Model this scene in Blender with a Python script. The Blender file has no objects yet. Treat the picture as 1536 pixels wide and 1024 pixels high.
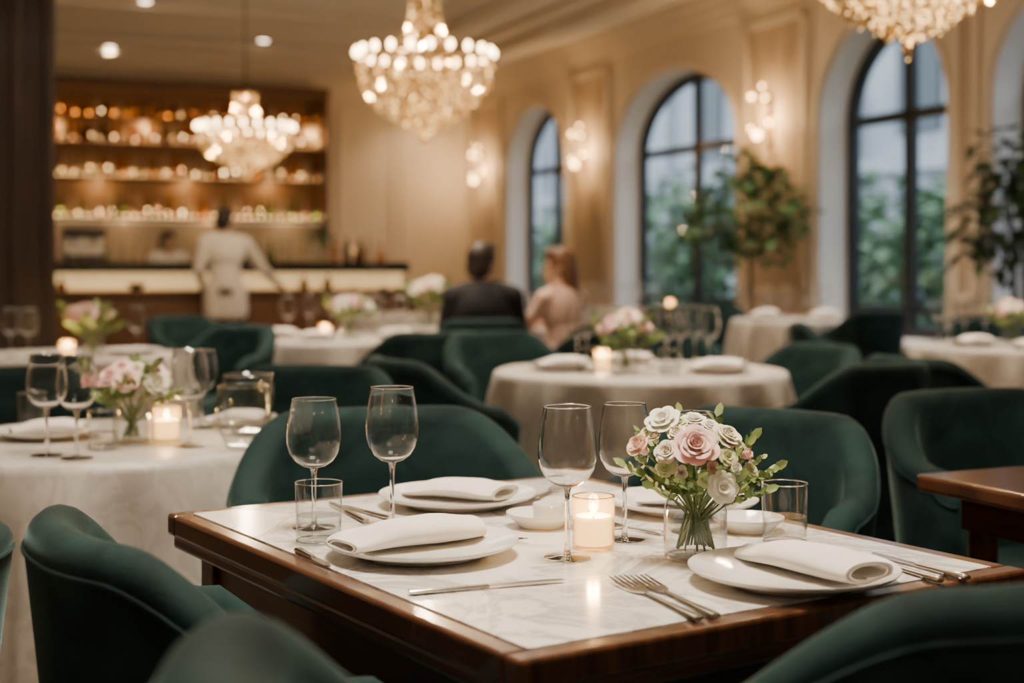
import bpy, bmesh, math, random
from mathutils import Vector, Matrix
random.seed(7)
PI=math.pi
C=bpy.context.scene.collection
F=2133.33; H=1.16
def gx(px,Z): return (px-768)/F*Z
def hz(py,Z): return H-(py-400)/F*Z
def tab(px,py,z=.75):
    Z=(H-z)*F/(py-400); return (gx(px,Z),Z)
TH=math.atan(.407); cT=math.cos(TH); sT=math.sin(TH)
def room(u,v): return (u*cT-v*sT, u*sT+v*cT)
def ang(fx,fy): return math.atan2(-fx,fy)
def sm(a,b,x):
    t=max(0,min(1,(x-a)/(b-a))); return t*t*(3-2*t)

# ------------------------------------------------------------ materials
def nt(name):
    m=bpy.data.materials.new(name); m.use_nodes=True
    return m,m.node_tree.nodes,m.node_tree.links
def pm(name,c1,c2=None,scale=5,rough=.5,metal=0,bump=0,sheen=0,emis=None,es=0,coat=0,detail=4,stretch=None,dist=0,lo=.35,hi=.65,sss=0,bscale=None,spec=.5,stint=None):
    m,N,L=nt(name); b=N['Principled BSDF']
    b.inputs['Base Color'].default_value=(*c1,1); b.inputs['Roughness'].default_value=rough; b.inputs['Metallic'].default_value=metal
    b.inputs['Specular IOR Level'].default_value=spec
    if sheen:
        b.inputs['Sheen Weight'].default_value=sheen; b.inputs['Sheen Roughness'].default_value=.25
        b.inputs['Sheen Tint'].default_value=(*(stint or (1,1,1)),1)
    if coat: b.inputs['Coat Weight'].default_value=coat; b.inputs['Coat Roughness'].default_value=.12
    if sss:
        b.inputs['Subsurface Weight'].default_value=sss; b.inputs['Subsurface Radius'].default_value=(.02,.01,.006)
    if emis: b.inputs['Emission Color'].default_value=(*emis,1); b.inputs['Emission Strength'].default_value=es
    if c2 or bump:
        tc=N.new('ShaderNodeTexCoord'); mp=N.new('ShaderNodeMapping'); L.new(tc.outputs['Object'],mp.inputs['Vector'])
        if stretch: mp.inputs['Scale'].default_value=stretch
        n=N.new('ShaderNodeTexNoise'); n.inputs['Scale'].default_value=scale; n.inputs['Detail'].default_value=detail; n.inputs['Distortion'].default_value=dist
        L.new(mp.outputs['Vector'],n.inputs['Vector'])
        if c2:
            r=N.new('ShaderNodeValToRGB'); r.color_ramp.elements[0].position=lo; r.color_ramp.elements[1].position=hi
            r.color_ramp.elements[0].color=(*c1,1); r.color_ramp.elements[1].color=(*c2,1)
            L.new(n.outputs['Fac'],r.inputs['Fac']); L.new(r.outputs['Color'],b.inputs['Base Color'])
        if bump:
            n2=n
            if bscale:
                n2=N.new('ShaderNodeTexNoise'); n2.inputs['Scale'].default_value=bscale; n2.inputs['Detail'].default_value=3; L.new(mp.outputs['Vector'],n2.inputs['Vector'])
            bp=N.new('ShaderNodeBump'); bp.inputs['Strength'].default_value=bump; bp.inputs['Distance'].default_value=.004
            L.new(n2.outputs['Fac'],bp.inputs['Height']); L.new(bp.outputs['Normal'],b.inputs['Normal'])
    return m
def thin(name,tint=(1,1,1),edge=(.55,.58,.58),g0=.045,g1=.65,p=3.2,rough=.0,haze=0,hc=(1,1,1),r2=.2):
    m,N,L=nt(name); N.remove(N['Principled BSDF']); out=N['Material Output']
    lw=N.new('ShaderNodeLayerWeight'); lw.inputs['Blend'].default_value=.5
    pw=N.new('ShaderNodeMath'); pw.operation='POWER'; pw.inputs[1].default_value=p; L.new(lw.outputs['Facing'],pw.inputs[0])
    mr=N.new('ShaderNodeMath'); mr.operation='MULTIPLY_ADD'; mr.inputs[1].default_value=g1; mr.inputs[2].default_value=g0; L.new(pw.outputs[0],mr.inputs[0])
    mx=N.new('ShaderNodeMixRGB'); mx.inputs[1].default_value=(*tint,1); mx.inputs[2].default_value=(*edge,1); L.new(pw.outputs[0],mx.inputs[0])
    tr=N.new('ShaderNodeBsdfTransparent'); L.new(mx.outputs[0],tr.inputs['Color'])
    gl=N.new('ShaderNodeBsdfGlossy'); gl.inputs['Roughness'].default_value=rough
    g2=N.new('ShaderNodeBsdfGlossy'); g2.inputs['Roughness'].default_value=r2
    gm=N.new('ShaderNodeMixShader'); L.new(pw.outputs[0],gm.inputs[0]); L.new(gl.outputs[0],gm.inputs[1]); L.new(g2.outputs[0],gm.inputs[2])
    ms=N.new('ShaderNodeMixShader'); L.new(mr.outputs[0],ms.inputs[0]); L.new(tr.outputs[0],ms.inputs[1]); L.new(gm.outputs[0],ms.inputs[2])
    o=ms
    if haze:
        ts=N.new('ShaderNodeBsdfTranslucent'); ts.inputs['Color'].default_value=(*hc,1)
        df=N.new('ShaderNodeBsdfDiffuse'); df.inputs['Color'].default_value=(*hc,1)
        m1=N.new('ShaderNodeMixShader'); m1.inputs[0].default_value=.4; L.new(ts.outputs[0],m1.inputs[1]); L.new(df.outputs[0],m1.inputs[2])
        m2=N.new('ShaderNodeMixShader'); m2.inputs[0].default_value=haze; L.new(ms.outputs[0],m2.inputs[1]); L.new(m1.outputs[0],m2.inputs[2]); o=m2
    L.new(o.outputs[0],out.inputs['Surface'])
    return m
def realglass(name,ior=1.45):
    m,N,L=nt(name); N.remove(N['Principled BSDF']); out=N['Material Output']
    g=N.new('ShaderNodeBsdfGlass'); g.inputs['IOR'].default_value=ior; g.inputs['Roughness'].default_value=0; g.inputs['Color'].default_value=(1,1,1,1)
    L.new(g.outputs[0],out.inputs['Surface']); return m
def emi(name,c,s):
    return pm(name,c,rough=.4,emis=c,es=s)
def marble():
    m,N,L=nt('marble'); b=N['Principled BSDF']; b.inputs['Roughness'].default_value=.14
    tc=N.new('ShaderNodeTexCoord')
    n=N.new('ShaderNodeTexNoise'); n.inputs['Scale'].default_value=4.5; n.inputs['Detail'].default_value=8; n.inputs['Distortion'].default_value=1.2; n.inputs['Roughness'].default_value=.62
    L.new(tc.outputs['Object'],n.inputs['Vector'])
    r=N.new('ShaderNodeValToRGB'); e=r.color_ramp.elements
    e[0].position=.28; e[0].color=(.50,.475,.44,1); e[1].position=.64; e[1].color=(.85,.82,.77,1)
    x=e.new(.42); x.color=(.76,.735,.69,1); y=e.new(.485); y.color=(.48,.455,.42,1); z=e.new(.53); z.color=(.81,.78,.735,1)
    L.new(n.outputs['Fac'],r.inputs['Fac']); L.new(r.outputs['Color'],b.inputs['Base Color']); return m
def damask():
    m,N,L=nt('tablecloth'); b=N['Principled BSDF']; b.inputs['Roughness'].default_value=.38
    b.inputs['Sheen Weight'].default_value=.15
    tc=N.new('ShaderNodeTexCoord'); n=N.new('ShaderNodeTexNoise'); n.inputs['Scale'].default_value=9; n.inputs['Detail'].default_value=2; n.inputs['Distortion'].default_value=2.5
    L.new(tc.outputs['Object'],n.inputs['Vector']); r=N.new('ShaderNodeValToRGB'); e=r.color_ramp.elements
    e[0].position=.46; e[0].color=(.48,.445,.40,1); e[1].position=.54; e[1].color=(.56,.525,.475,1)
    L.new(n.outputs['Fac'],r.inputs['Fac']); L.new(r.outputs['Color'],b.inputs['Base Color']); return m
def crystal():
    m,N,L=nt('crystal'); N.remove(N['Principled BSDF']); out=N['Material Output']
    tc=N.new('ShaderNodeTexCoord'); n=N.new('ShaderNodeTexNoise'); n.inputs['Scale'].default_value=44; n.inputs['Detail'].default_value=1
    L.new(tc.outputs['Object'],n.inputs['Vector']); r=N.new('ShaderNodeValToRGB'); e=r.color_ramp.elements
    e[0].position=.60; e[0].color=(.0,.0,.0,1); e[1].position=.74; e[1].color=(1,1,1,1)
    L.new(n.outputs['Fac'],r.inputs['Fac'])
    ml=N.new('ShaderNodeMath'); ml.operation='MULTIPLY'; ml.inputs[1].default_value=30; L.new(r.outputs['Color'],ml.inputs[0])  # noise-picked emission paints the sparkle into the beads
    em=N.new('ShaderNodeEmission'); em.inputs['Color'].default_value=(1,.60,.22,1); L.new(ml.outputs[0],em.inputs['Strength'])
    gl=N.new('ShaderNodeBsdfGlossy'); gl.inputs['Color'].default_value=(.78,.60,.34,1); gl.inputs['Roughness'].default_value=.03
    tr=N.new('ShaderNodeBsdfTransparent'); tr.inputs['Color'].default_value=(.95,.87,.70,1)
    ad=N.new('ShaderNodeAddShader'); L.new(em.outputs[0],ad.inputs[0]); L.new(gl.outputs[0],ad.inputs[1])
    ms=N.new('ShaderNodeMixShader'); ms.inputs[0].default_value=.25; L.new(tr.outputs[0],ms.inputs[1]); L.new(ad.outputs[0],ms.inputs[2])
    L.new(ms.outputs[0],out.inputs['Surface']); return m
M={}
M['velvet']=pm('green_velvet',(.0036,.0155,.0158),(.0140,.0400,.0388),scale=5,rough=.8,sheen=.55,bump=.28,bscale=220,spec=.2,stint=(.28,.43,.41),dist=1.4)
M['wood']=pm('dark_mahogany',(.045,.016,.008),(.09,.034,.016),scale=6,stretch=(1,1,14),rough=.3,coat=.4,detail=6)
M['woodx']=pm('mahogany_top',(.05,.019,.009),(.11,.043,.02),scale=4,stretch=(2,14,2),rough=.22,coat=.5,detail=6)
M['legwood']=pm('black_wood',(.02,.012,.008),rough=.4)
M['marble']=marble(); M['cloth']=damask(); M['crystal']=crystal()
M['china']=pm('white_china',(.82,.79,.74),rough=.12,coat=.3)
M['linen']=pm('white_linen',(.80,.75,.68),(.75,.70,.63),scale=30,rough=.85,bump=.12,bscale=700)
M['silver']=pm('silver',(.72,.67,.61),rough=.18,metal=1)
M['glass']=realglass('clear_glass',1.32); M['stemglass']=realglass('stem_glass',1.45)
M['glasst']=thin('tumbler_glass',tint=(.99,.995,.995),edge=(.5,.53,.53),g0=.045,g1=.85,p=3.2,r2=.05)
M['rimglass']=thin('rim_glass',tint=(.96,.97,.97),edge=(.7,.72,.72),g0=.55,g1=.45,p=1.5,r2=.1)
M['thinv']=thin('vase_glass',edge=(.42,.45,.45),g0=.06,g1=.85,p=2.8,r2=.05)
M['votive']=thin('votive_glass',tint=(1,.96,.88),edge=(.6,.5,.4),g0=.05,g1=.7,p=2.4,haze=.16,hc=(1,.78,.46))
M['water']=thin('water',tint=(.96,.975,.975),edge=(.80,.83,.83),g0=.05,g1=.5,p=2.5,r2=.05)
M['pane']=thin('window_glass',tint=(.95,.97,.98),edge=(.8,.85,.9),g0=.02,g1=.3)
M['wax']=pm('candle_wax',(.9,.78,.52),rough=.6,emis=(1,.62,.20),es=3.6)  # even emission stands in for flame light glowing through the wax
M['flame']=emi('flame',(1,.72,.32),36)
M['wick']=pm('wick',(.03,.02,.02),rough=.9)
M['pink']=pm('pink_petal',(.91,.53,.49),(.93,.66,.60),scale=20,rough=.6,sss=.25)
M['peach']=pm('peach_petal',(.90,.59,.46),(.92,.70,.57),scale=20,rough=.6,sss=.25)
M['cream']=pm('cream_petal',(.88,.79,.58),(.90,.85,.69),scale=20,rough=.6,sss=.25)
M['white']=pm('white_petal',(.90,.86,.75),(.88,.84,.68),scale=20,rough=.6,sss=.25)
M['lime']=pm('pale_green_petal',(.54,.58,.27),(.64,.67,.38),scale=20,rough=.6,sss=.2)
M['stem']=pm('flower_stem',(.09,.16,.04),(.13,.20,.07),scale=40,rough=.5)
M['leaf']=pm('leaf_green',(.13,.21,.055),(.29,.36,.13),scale=25,rough=.5)
M['leafd']=pm('indoor_leaf',(.06,.15,.05),(.14,.26,.09),scale=6,rough=.45)
M['leafp']=pm('palm_leaf',(.03,.08,.035),(.08,.145,.06),scale=6,rough=.45)
M['leafo']=pm('outdoor_leaf',(.09,.20,.11),(.21,.34,.19),scale=4,rough=.6)
M['bark']=pm('bark',(.07,.045,.03),(.12,.08,.05),scale=20,rough=.9)
M['pot']=pm('dark_pot',(.05,.045,.04),rough=.5)
M['wall']=pm('wall_plaster',(.70,.59,.46),(.66,.555,.43),scale=2,rough=.8)
M['panel']=pm('wall_panel_tan',(.48,.37,.255),(.45,.345,.24),scale=3,rough=.8)
M['trim']=pm('wall_moulding',(.71,.61,.48),rough=.6)
M['reveal']=pm('window_reveal',(.82,.82,.82),rough=.7)
M['ceil']=pm('ceiling_paint',(.79,.72,.63),rough=.9)
M['ceiltrim']=pm('ceiling_moulding',(.64,.56,.46),rough=.8)
M['carpet']=pm('carpet',(.035,.024,.016),(.115,.085,.058),scale=5,rough=.95,dist=2.5,lo=.46,hi=.54,bump=.3,bscale=200)
M['base']=pm('baseboard',(.14,.08,.045),rough=.5)
M['pillar']=pm('pillar_wood',(.016,.008,.005),(.032,.015,.009),scale=4,stretch=(8,8,.6),rough=.35,coat=.2)
M['frame']=pm('window_frame',(.012,.017,.022),rough=.4)
M['barwood']=pm('bar_wood',(.11,.052,.023),(.17,.082,.036),scale=4,stretch=(1,1,10),rough=.4)
M['shelf']=pm('shelf_wood',(.12,.055,.022),(.17,.08,.032),scale=3,stretch=(1,8,8),rough=.5)
M['backpanel']=pm('back_panel',(.20,.105,.045),(.26,.14,.06),scale=3,stretch=(8,1,1),rough=.6)
M['darkstone']=pm('dark_stone',(.02,.018,.016),rough=.2)
M['strip']=emi('shelf_light',(1,.64,.27),26)
M['glow']=emi('shelf_glow_strip',(1,.62,.25),7)
M['under']=emi('under_shelf_light',(1,.72,.42),1.2)
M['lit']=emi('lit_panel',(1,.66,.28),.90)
M['bulb']=emi('bulb',(1,.67,.30),22)
M['shade']=emi('sconce_shade',(1,.60,.22),24)
M['down']=emi('downlight_lens',(1,.80,.56),14)
M['brass']=pm('brass',(.50,.33,.15),rough=.25,metal=1)
M['bronze']=pm('dark_bronze',(.07,.045,.025),rough=.35,metal=1)
M['steel']=pm('steel',(.45,.43,.40),rough=.25,metal=1)
M['blackp']=pm('black_plastic',(.012,.012,.013),rough=.35)
def bglass(name,tint,base):
    m,N,L=nt(name); b=N['Principled BSDF']; out=N['Material Output']
    b.inputs['Base Color'].default_value=(*base,1); b.inputs['Roughness'].default_value=.1
    tr=N.new('ShaderNodeBsdfTransparent'); tr.inputs['Color'].default_value=(*tint,1)
    lw=N.new('ShaderNodeLayerWeight'); lw.inputs['Blend'].default_value=.45
    mr=N.new('ShaderNodeMath'); mr.operation='MULTIPLY_ADD'; mr.inputs[1].default_value=.6; mr.inputs[2].default_value=.36; L.new(lw.outputs['Facing'],mr.inputs[0])
    ms=N.new('ShaderNodeMixShader'); L.new(mr.outputs[0],ms.inputs[0]); L.new(tr.outputs[0],ms.inputs[1]); L.new(b.outputs[0],ms.inputs[2]); L.new(ms.outputs[0],out.inputs['Surface'])
    return m
M['b_amber']=bglass('amber_bottle',(.95,.64,.30),(.52,.25,.08))
M['b_clear']=bglass('pale_bottle',(.96,.88,.74),(.76,.66,.48))
M['b_green']=bglass('green_bottle',(.6,.74,.4),(.12,.18,.08))
M['b_dark']=bglass('dark_bottle',(.45,.28,.14),(.05,.03,.018))
M['b_rose']=bglass('rose_bottle',(.95,.78,.66),(.58,.36,.27))
M['skin']=pm('skin',(.56,.35,.25),(.60,.38,.28),scale=8,rough=.55,sss=.1)
M['suit']=pm('black_suit',(.010,.010,.014),rough=.8)
M['whitecloth']=pm('white_jacket',(.82,.78,.72),rough=.8)
M['pinkdress']=pm('pink_dress',(.72,.49,.40),rough=.75)
M['trouser']=pm('dark_trousers',(.015,.014,.015),rough=.8)
M['hairb']=pm('black_hair',(.010,.007,.006),rough=.5)
M['hairbr']=pm('brown_hair',(.018,.010,.007),rough=.5)
M['hairbl']=pm('auburn_hair',(.20,.09,.04),(.12,.05,.02),scale=12,stretch=(6,6,1),rough=.5)
M['eye']=pm('eye',(.05,.03,.02),rough=.1)
M['lip']=pm('lips',(.45,.16,.13),rough=.4)
M['facade']=pm('facade_stone',(.33,.365,.40),(.46,.49,.52),scale=.8,rough=.85)
M['fwin']=pm('facade_window',(.06,.08,.095),rough=.15)
M['ground']=pm('pavement',(.22,.23,.24),(.28,.29,.3),scale=2,rough=.9)

# ------------------------------------------------------------ mesh builder
class MB:
    def __init__(s): s.v=[]; s.f=[]
    def add(s,vs,fs,X=None):
        o=len(s.v)
        s.v+=[tuple(X@Vector(v)) if X is not None else tuple(v) for v in vs]
        s.f+=[tuple(i+o for i in f) for f in fs]; return s
    def box(s,c,d,rz=0,X=None):
        a,b,e=d[0]/2,d[1]/2,d[2]/2
        vs=[(x,y,z) for x in(-a,a) for y in(-b,b) for z in(-e,e)]
        fs=[(0,1,3,2),(4,6,7,5),(0,4,5,1),(2,3,7,6),(0,2,6,4),(1,5,7,3)]
        Y=Matrix.Translation(c)@Matrix.Rotation(rz,4,'Z')
        return s.add(vs,fs,X@Y if X is not None else Y)
    def lathe(s,pr,n=32,c=(0,0,0),X=None):
        vs=[];fs=[];idx=[]
        for r,z in pr:
            if r<1e-6: idx.append([len(vs)]); vs.append((c[0],c[1],c[2]+z))
            else:
                idx.append(list(range(len(vs),len(vs)+n)))
                vs+=[(c[0]+r*math.cos(2*PI*k/n),c[1]+r*math.sin(2*PI*k/n),c[2]+z) for k in range(n)]
        for A,B in zip(idx,idx[1:]):
            if len(A)==1 and len(B)==1: continue
            for k in range(n):
                k2=(k+1)%n
                if len(A)==1: fs.append((A[0],B[k2],B[k]))
                elif len(B)==1: fs.append((A[k],A[k2],B[0]))
                else: fs.append((A[k],A[k2],B[k2],B[k]))
        return s.add(vs,fs,X)
    def ring(s,R,z,t,n=40,m=6):
        vs=[];fs=[]
        for i in range(m):
            r=R+t*math.cos(2*PI*i/m); zz=z+t*math.sin(2*PI*i/m)
            vs+=[(r*math.cos(2*PI*k/n),r*math.sin(2*PI*k/n),zz) for k in range(n)]
        for i in range(m):
            i2=(i+1)%m
            for k in range(n):
                k2=(k+1)%n; fs.append((i*n+k,i*n+k2,i2*n+k2,i2*n+k))
        return s.add(vs,fs)
    def tube(s,pts,rad,n=8,X=None):
        pts=[Vector(p) for p in pts]
        if not isinstance(rad,(list,tuple)): rad=[rad]*len(pts)
        vs=[];fs=[]; up=None
        for i,p in enumerate(pts):
            d=(pts[min(i+1,len(pts)-1)]-pts[max(i-1,0)]).normalized()
            if up is None: up=Vector((0,0,1)) if abs(d.z)<.9 else Vector((1,0,0))
            a=d.cross(up).normalized(); b=a.cross(d).normalized(); up=b
            vs+=[tuple(p+(a*math.cos(2*PI*k/n)+b*math.sin(2*PI*k/n))*rad[i]) for k in range(n)]
        for i in range(len(pts)-1):
            for k in range(n):
                k2=(k+1)%n; fs.append((i*n+k,i*n+k2,(i+1)*n+k2,(i+1)*n+k))
        fs.append(tuple(range(n-1,-1,-1))); fs.append(tuple(range((len(pts)-1)*n,len(pts)*n)))
        return s.add(vs,fs,X)
    def ball(s,c,r,n=16,m=10,X=None):
        if not isinstance(r,(list,tuple)): r=(r,r,r)
        pr=[(math.sin(PI*i/m),-math.cos(PI*i/m)) for i in range(m+1)]; pr[0]=(0,-1); pr[-1]=(0,1)
        Y=Matrix.Translation(c)@Matrix.Diagonal((*r,1))
        return s.lathe(pr,n,X=(X@Y if X is not None else Y))
    def cap(s,p0,r0,p1,r1,n=12):
        s.tube([p0,p1],[r0,r1],n); s.ball(p0,r0,n,8); s.ball(p1,r1,n,8); return s
    def build(s,name,mat,parent=None,smooth=True,bev=0,seg=2,recalc=True,angle=40):
        me=bpy.data.meshes.new(name); me.from_pydata(s.v,[],s.f); me.update()
        if recalc:
            bm=bmesh.new(); bm.from_mesh(me); bmesh.ops.recalc_face_normals(bm,faces=bm.faces); bm.to_mesh(me); bm.free()
        me.materials.append(mat)
        if smooth:
            me.polygons.foreach_set('use_smooth',[True]*len(me.polygons))
            try: me.set_sharp_from_angle(angle=math.radians(angle))
            except Exception: pass
        o=bpy.data.objects.new(name,me); C.objects.link(o)
        if parent: o.parent=parent
        if bev:
            b=o.modifiers.new('bevel','BEVEL'); b.width=bev; b.segments=seg; b.limit_method='ANGLE'
        return o
def tag(o,label,cat,group=None):
    o['label']=label; o['category']=cat
    if group: o['group']=group
    elif 'group' in o.keys(): del o['group']
    return o
def E(name,loc=(0,0,0),rz=0):
    o=bpy.data.objects.new(name,None); C.objects.link(o); o.location=loc; o.rotation_euler=(0,0,rz); o.empty_display_size=.1
    return o
def T(name,label,cat,loc=(0,0,0),rz=0,group=None):
    return tag(E(name,loc,rz),label,cat,group)
def S(o,rz=None):
    o['kind']='structure'
    if rz is not None: o.rotation_euler=(0,0,rz)
    return o
def dup(root):
    r=root.copy(); C.objects.link(r)
    for ch in list(root.children):
        c=ch.copy(); C.objects.link(c); c.parent=r
        for g in list(ch.children):
            d=g.copy(); C.objects.link(d); d.parent=c
    return r
PROTO={}; BUILD={}; CAT={}
def put(kind,label,loc,rz=0,group=None,scale=None):
    if kind not in PROTO: PROTO[kind]=r=BUILD[kind]()
    else: r=dup(PROTO[kind])
    r.location=loc; r.rotation_euler=(0,0,rz)
    r.scale=(1,1,1) if scale is None else (scale if isinstance(scale,tuple) else (scale,)*3)
    return tag(r,label,CAT[kind],group)
def light(name,kind,loc,energy,color,size=.1,rot=(0,0,0),spot=None):
    l=bpy.data.lights.new(name,kind); l.energy=energy; l.color=color
    if kind=='AREA': l.size=size; l.shape='SQUARE'
    elif kind=='SPOT': l.shadow_soft_size=size; l.spot_size=math.radians(spot or 90); l.spot_blend=.6
    else: l.shadow_soft_size=size
    o=bpy.data.objects.new(name,l); C.objects.link(o); o.location=loc; o.rotation_euler=rot
    return o
WARM=(1,.745,.475)

# ------------------------------------------------------------ room
U=7.41; VB=20.0; UL=-2.3; VF=-2.6; HC=3.9; DEP=.42
S(MB().box(((U+UL)/2,(VB+VF)/2,-.05),(U-UL+.2,VB-VF+.2,.1)).build('floor',M['carpet'],smooth=False),TH)
S(MB().box(((U+UL)/2,(VB+VF)/2,HC+.05),(U-UL+.8,VB-VF+.2,.1)).build('ceiling',M['ceil'],smooth=False),TH)
S(MB().box(((U+UL)/2,VB+.05,HC/2),(U-UL+.2,.1,HC)).build('wall_back',M['wall'],smooth=False),TH)
S(MB().box((UL-.05,(VB+VF)/2,HC/2),(.1,VB-VF,HC)).build('wall_left',M['wall'],smooth=False),TH)
S(MB().box(((U+UL)/2,VF-.05,HC/2),(U-UL+.2,.1,HC)).build('wall_front',M['wall'],smooth=False),TH)
WIN=[(2.9,5.1),(6.6,8.57),(9.1,10.84),(12.27,14.96),(16.4,18.35)]  # nearest window is out of view, added for the daylight it lets in
Z0=.55; Z1=2.44; ZB=.84
def arch(v0,v1,n=24,b=ZB,z1=Z1,ins=0):
    vc=(v0+v1)/2; a=(v1-v0)/2-ins
    return [(vc-a*math.cos(PI*i/n), z1+(b-ins)*math.sin(PI*i/n)) for i in range(n+1)]
w=MB()
for uu in (U,U+DEP):
    cur=VF
    for v0,v1 in WIN:
        w.add([(uu,cur,0),(uu,v0,0),(uu,v0,HC),(uu,cur,HC)],[(0,1,2,3)])
        w.add([(uu,v0,0),(uu,v1,0),(uu,v1,Z0),(uu,v0,Z0)],[(0,1,2,3)])
        A=arch(v0,v1)
        for (a,b),(c,d) in zip(A,A[1:]): w.add([(uu,a,b),(uu,c,d),(uu,c,HC),(uu,a,HC)],[(0,1,2,3)])
        cur=v1
    w.add([(uu,cur,0),(uu,VB,0),(uu,VB,HC),(uu,cur,HC)],[(0,1,2,3)])
S(w.build('wall_right',M['wall'],smooth=False,recalc=False),TH)
tn=[0]
def trim(mb,mat,bev=0):
    tn[0]+=1; return S(mb.build('trim_%d'%tn[0],mat,smooth=False,bev=bev),TH)
for i,(v0,v1) in enumerate(WIN):
    A=[(v0,Z0)]+arch(v0,v1)+[(v1,Z0)]
    r=MB()
    L_=A+[A[0]]
    for (a,b),(c,d) in zip(L_,L_[1:]): r.add([(U,a,b),(U,c,d),(U+DEP,c,d),(U+DEP,a,b)],[(0,1,2,3)])
    trim(r,M['reveal'])
    win=E('window_%d'%(i+1)); S(win,TH)
    uf=U+.33; fr=MB(); t=.10
    O=[(v0,Z0)]+arch(v0,v1)+[(v1,Z0)]
    vi0,vi1=v0+t,v1-t
    I=[(vi0,Z0+t)]+arch(v0,v1,ins=t)+[(vi1,Z0+t)]
    n=len(O); vs=[]; fs=[]
    for du in (-.04,.04):
        vs+=[(uf+du,a,b) for a,b in O]; vs+=[(uf+du,a,b) for a,b in I]
    for k in range(n):
        k2=(k+1)%n
        fs+=[(k,k2,n+k2,n+k),(2*n+k,3*n+k,3*n+k2,2*n+k2),(n+k,n+k2,3*n+k2,3*n+k),(k,2*n+k,2*n+k2,k2)]
    fr.add(vs,fs); vc=(v0+v1)/2
    fr.build('frame',M['frame'],win,smooth=False)
    MB().box((uf,vc,(Z0+Z1+ZB)/2),(.07,.12,Z1+ZB-Z0-.1)).build('mullion',M['frame'],win,smooth=False)
    MB().box((uf,vc,Z1+.02),(.07,v1-v0-.1,.09)).build('transom',M['frame'],win,smooth=False)
    MB().box((uf,vc,.80),(.05,v1-v0-.1,.05)).build('transom',M['frame'],win,smooth=False)
    p=MB(); p.add([(uf,a,b) for a,b in I],[tuple(range(len(I)))]); p.build('pane',M['pane'],win,smooth=False,recalc=False)
    sill=MB().box((U+.1,vc,Z0-.03),(.5,v1-v0+.16,.06)); trim(sill,M['reveal'])
piers=[(18.55,19.75),(15.12,16.24),(11.0,12.1),(8.68,9.0),(5.3,6.4)]
for a,b in piers:
    p=MB().box((U-.012,(a+b)/2,2.2),(.024,b-a-.16,2.5)); trim(p,M['panel'])
    q=MB()
    for vv in (a+.05,b-.05): q.box((U-.02,vv,2.2),(.05,.06,2.62))
    for zz in (.92,3.48): q.box((U-.02,(a+b)/2,zz),(.05,b-a-.04,.06))
    q.box((U-.02,(a+b)/2,.45),(.04,b-a-.04,.5)); trim(q,M['trim'])
for i,(v0,v1) in enumerate(WIN):
    q=MB(); A=[(v0-.06,Z0)]+[(a,b) for a,b in arch(v0,v1,ins=-.06)]+[(v1+.06,Z0)]
    q.tube([(U-.01,a,b) for a,b in A],.035,6); trim(q,M['trim'])
cn=MB()
for dz,du in ((0,.22),(.09,.14),(.18,.07)): cn.box((U-du/2,(VB+VF)/2,HC-.05-dz),(du,VB-VF,.1))
for dz,du in ((0,.22),(.09,.14),(.18,.07)): cn.box(((U+UL)/2,VB-du/2,HC-.05-dz),(U-UL,du,.1))
trim(cn,M['trim'])
for (u0,u1,v0,v1,hh,wd_) in ((-1.6,6.5,.5,18.8,.16,.30),(-1.2,6.1,.9,18.4,.08,.16),(-.6,5.5,1.7,17.4,.10,.20),(-.2,5.1,2.1,15.2,.06,.12)):
    cl=MB()
    for vv in (v0,v1): cl.box(((u0+u1)/2,vv,HC-hh/2),(u1-u0+wd_,wd_,hh))
    for uu in (u0,u1): cl.box((uu,(v0+v1)/2,HC-hh/2),(wd_,v1-v0-wd_,hh))
    trim(cl,M['ceiltrim'])
bb=MB().box((U-.015,(VB+VF)/2,.08),(.03,VB-VF,.16)); S(bb.build('baseboard_right',M['base'],smooth=False),TH)
bb=MB().box(((U+UL)/2,VB-.015,.08),(U-UL,.03,.16)); S(bb.build('baseboard_back',M['base'],smooth=False),TH)
q=MB()
for a,b in ((5.45,6.25),(6.4,7.25)):
    for uu in (a,b): q.box((uu,VB-.015,2.1),(.04,.03,2.6))
    for zz in (.8,3.4): q.box(((a+b)/2,VB-.015,zz),(b-a,.03,.04))
trim(q,M['trim'])
x,y=room(.60,7.9)
pl=T('wood_pillar','tall dark wooden pillar at the left edge of the dining room','pillar',(x,y,0),TH)
MB().box((-.7,.25,HC/2),(1.4,.5,HC)).build('panel',M['pillar'],pl,smooth=False)
for dx in (-.035,-.20,-.33): MB().box((dx,-.012,HC/2),(.05,.03,HC)).build('moulding',M['pillar'],pl,smooth=False,bev=.008)
MB().box((-.7,-.02,.1),(1.4,.05,.2)).build('plinth',M['pillar'],pl,smooth=False)

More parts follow.
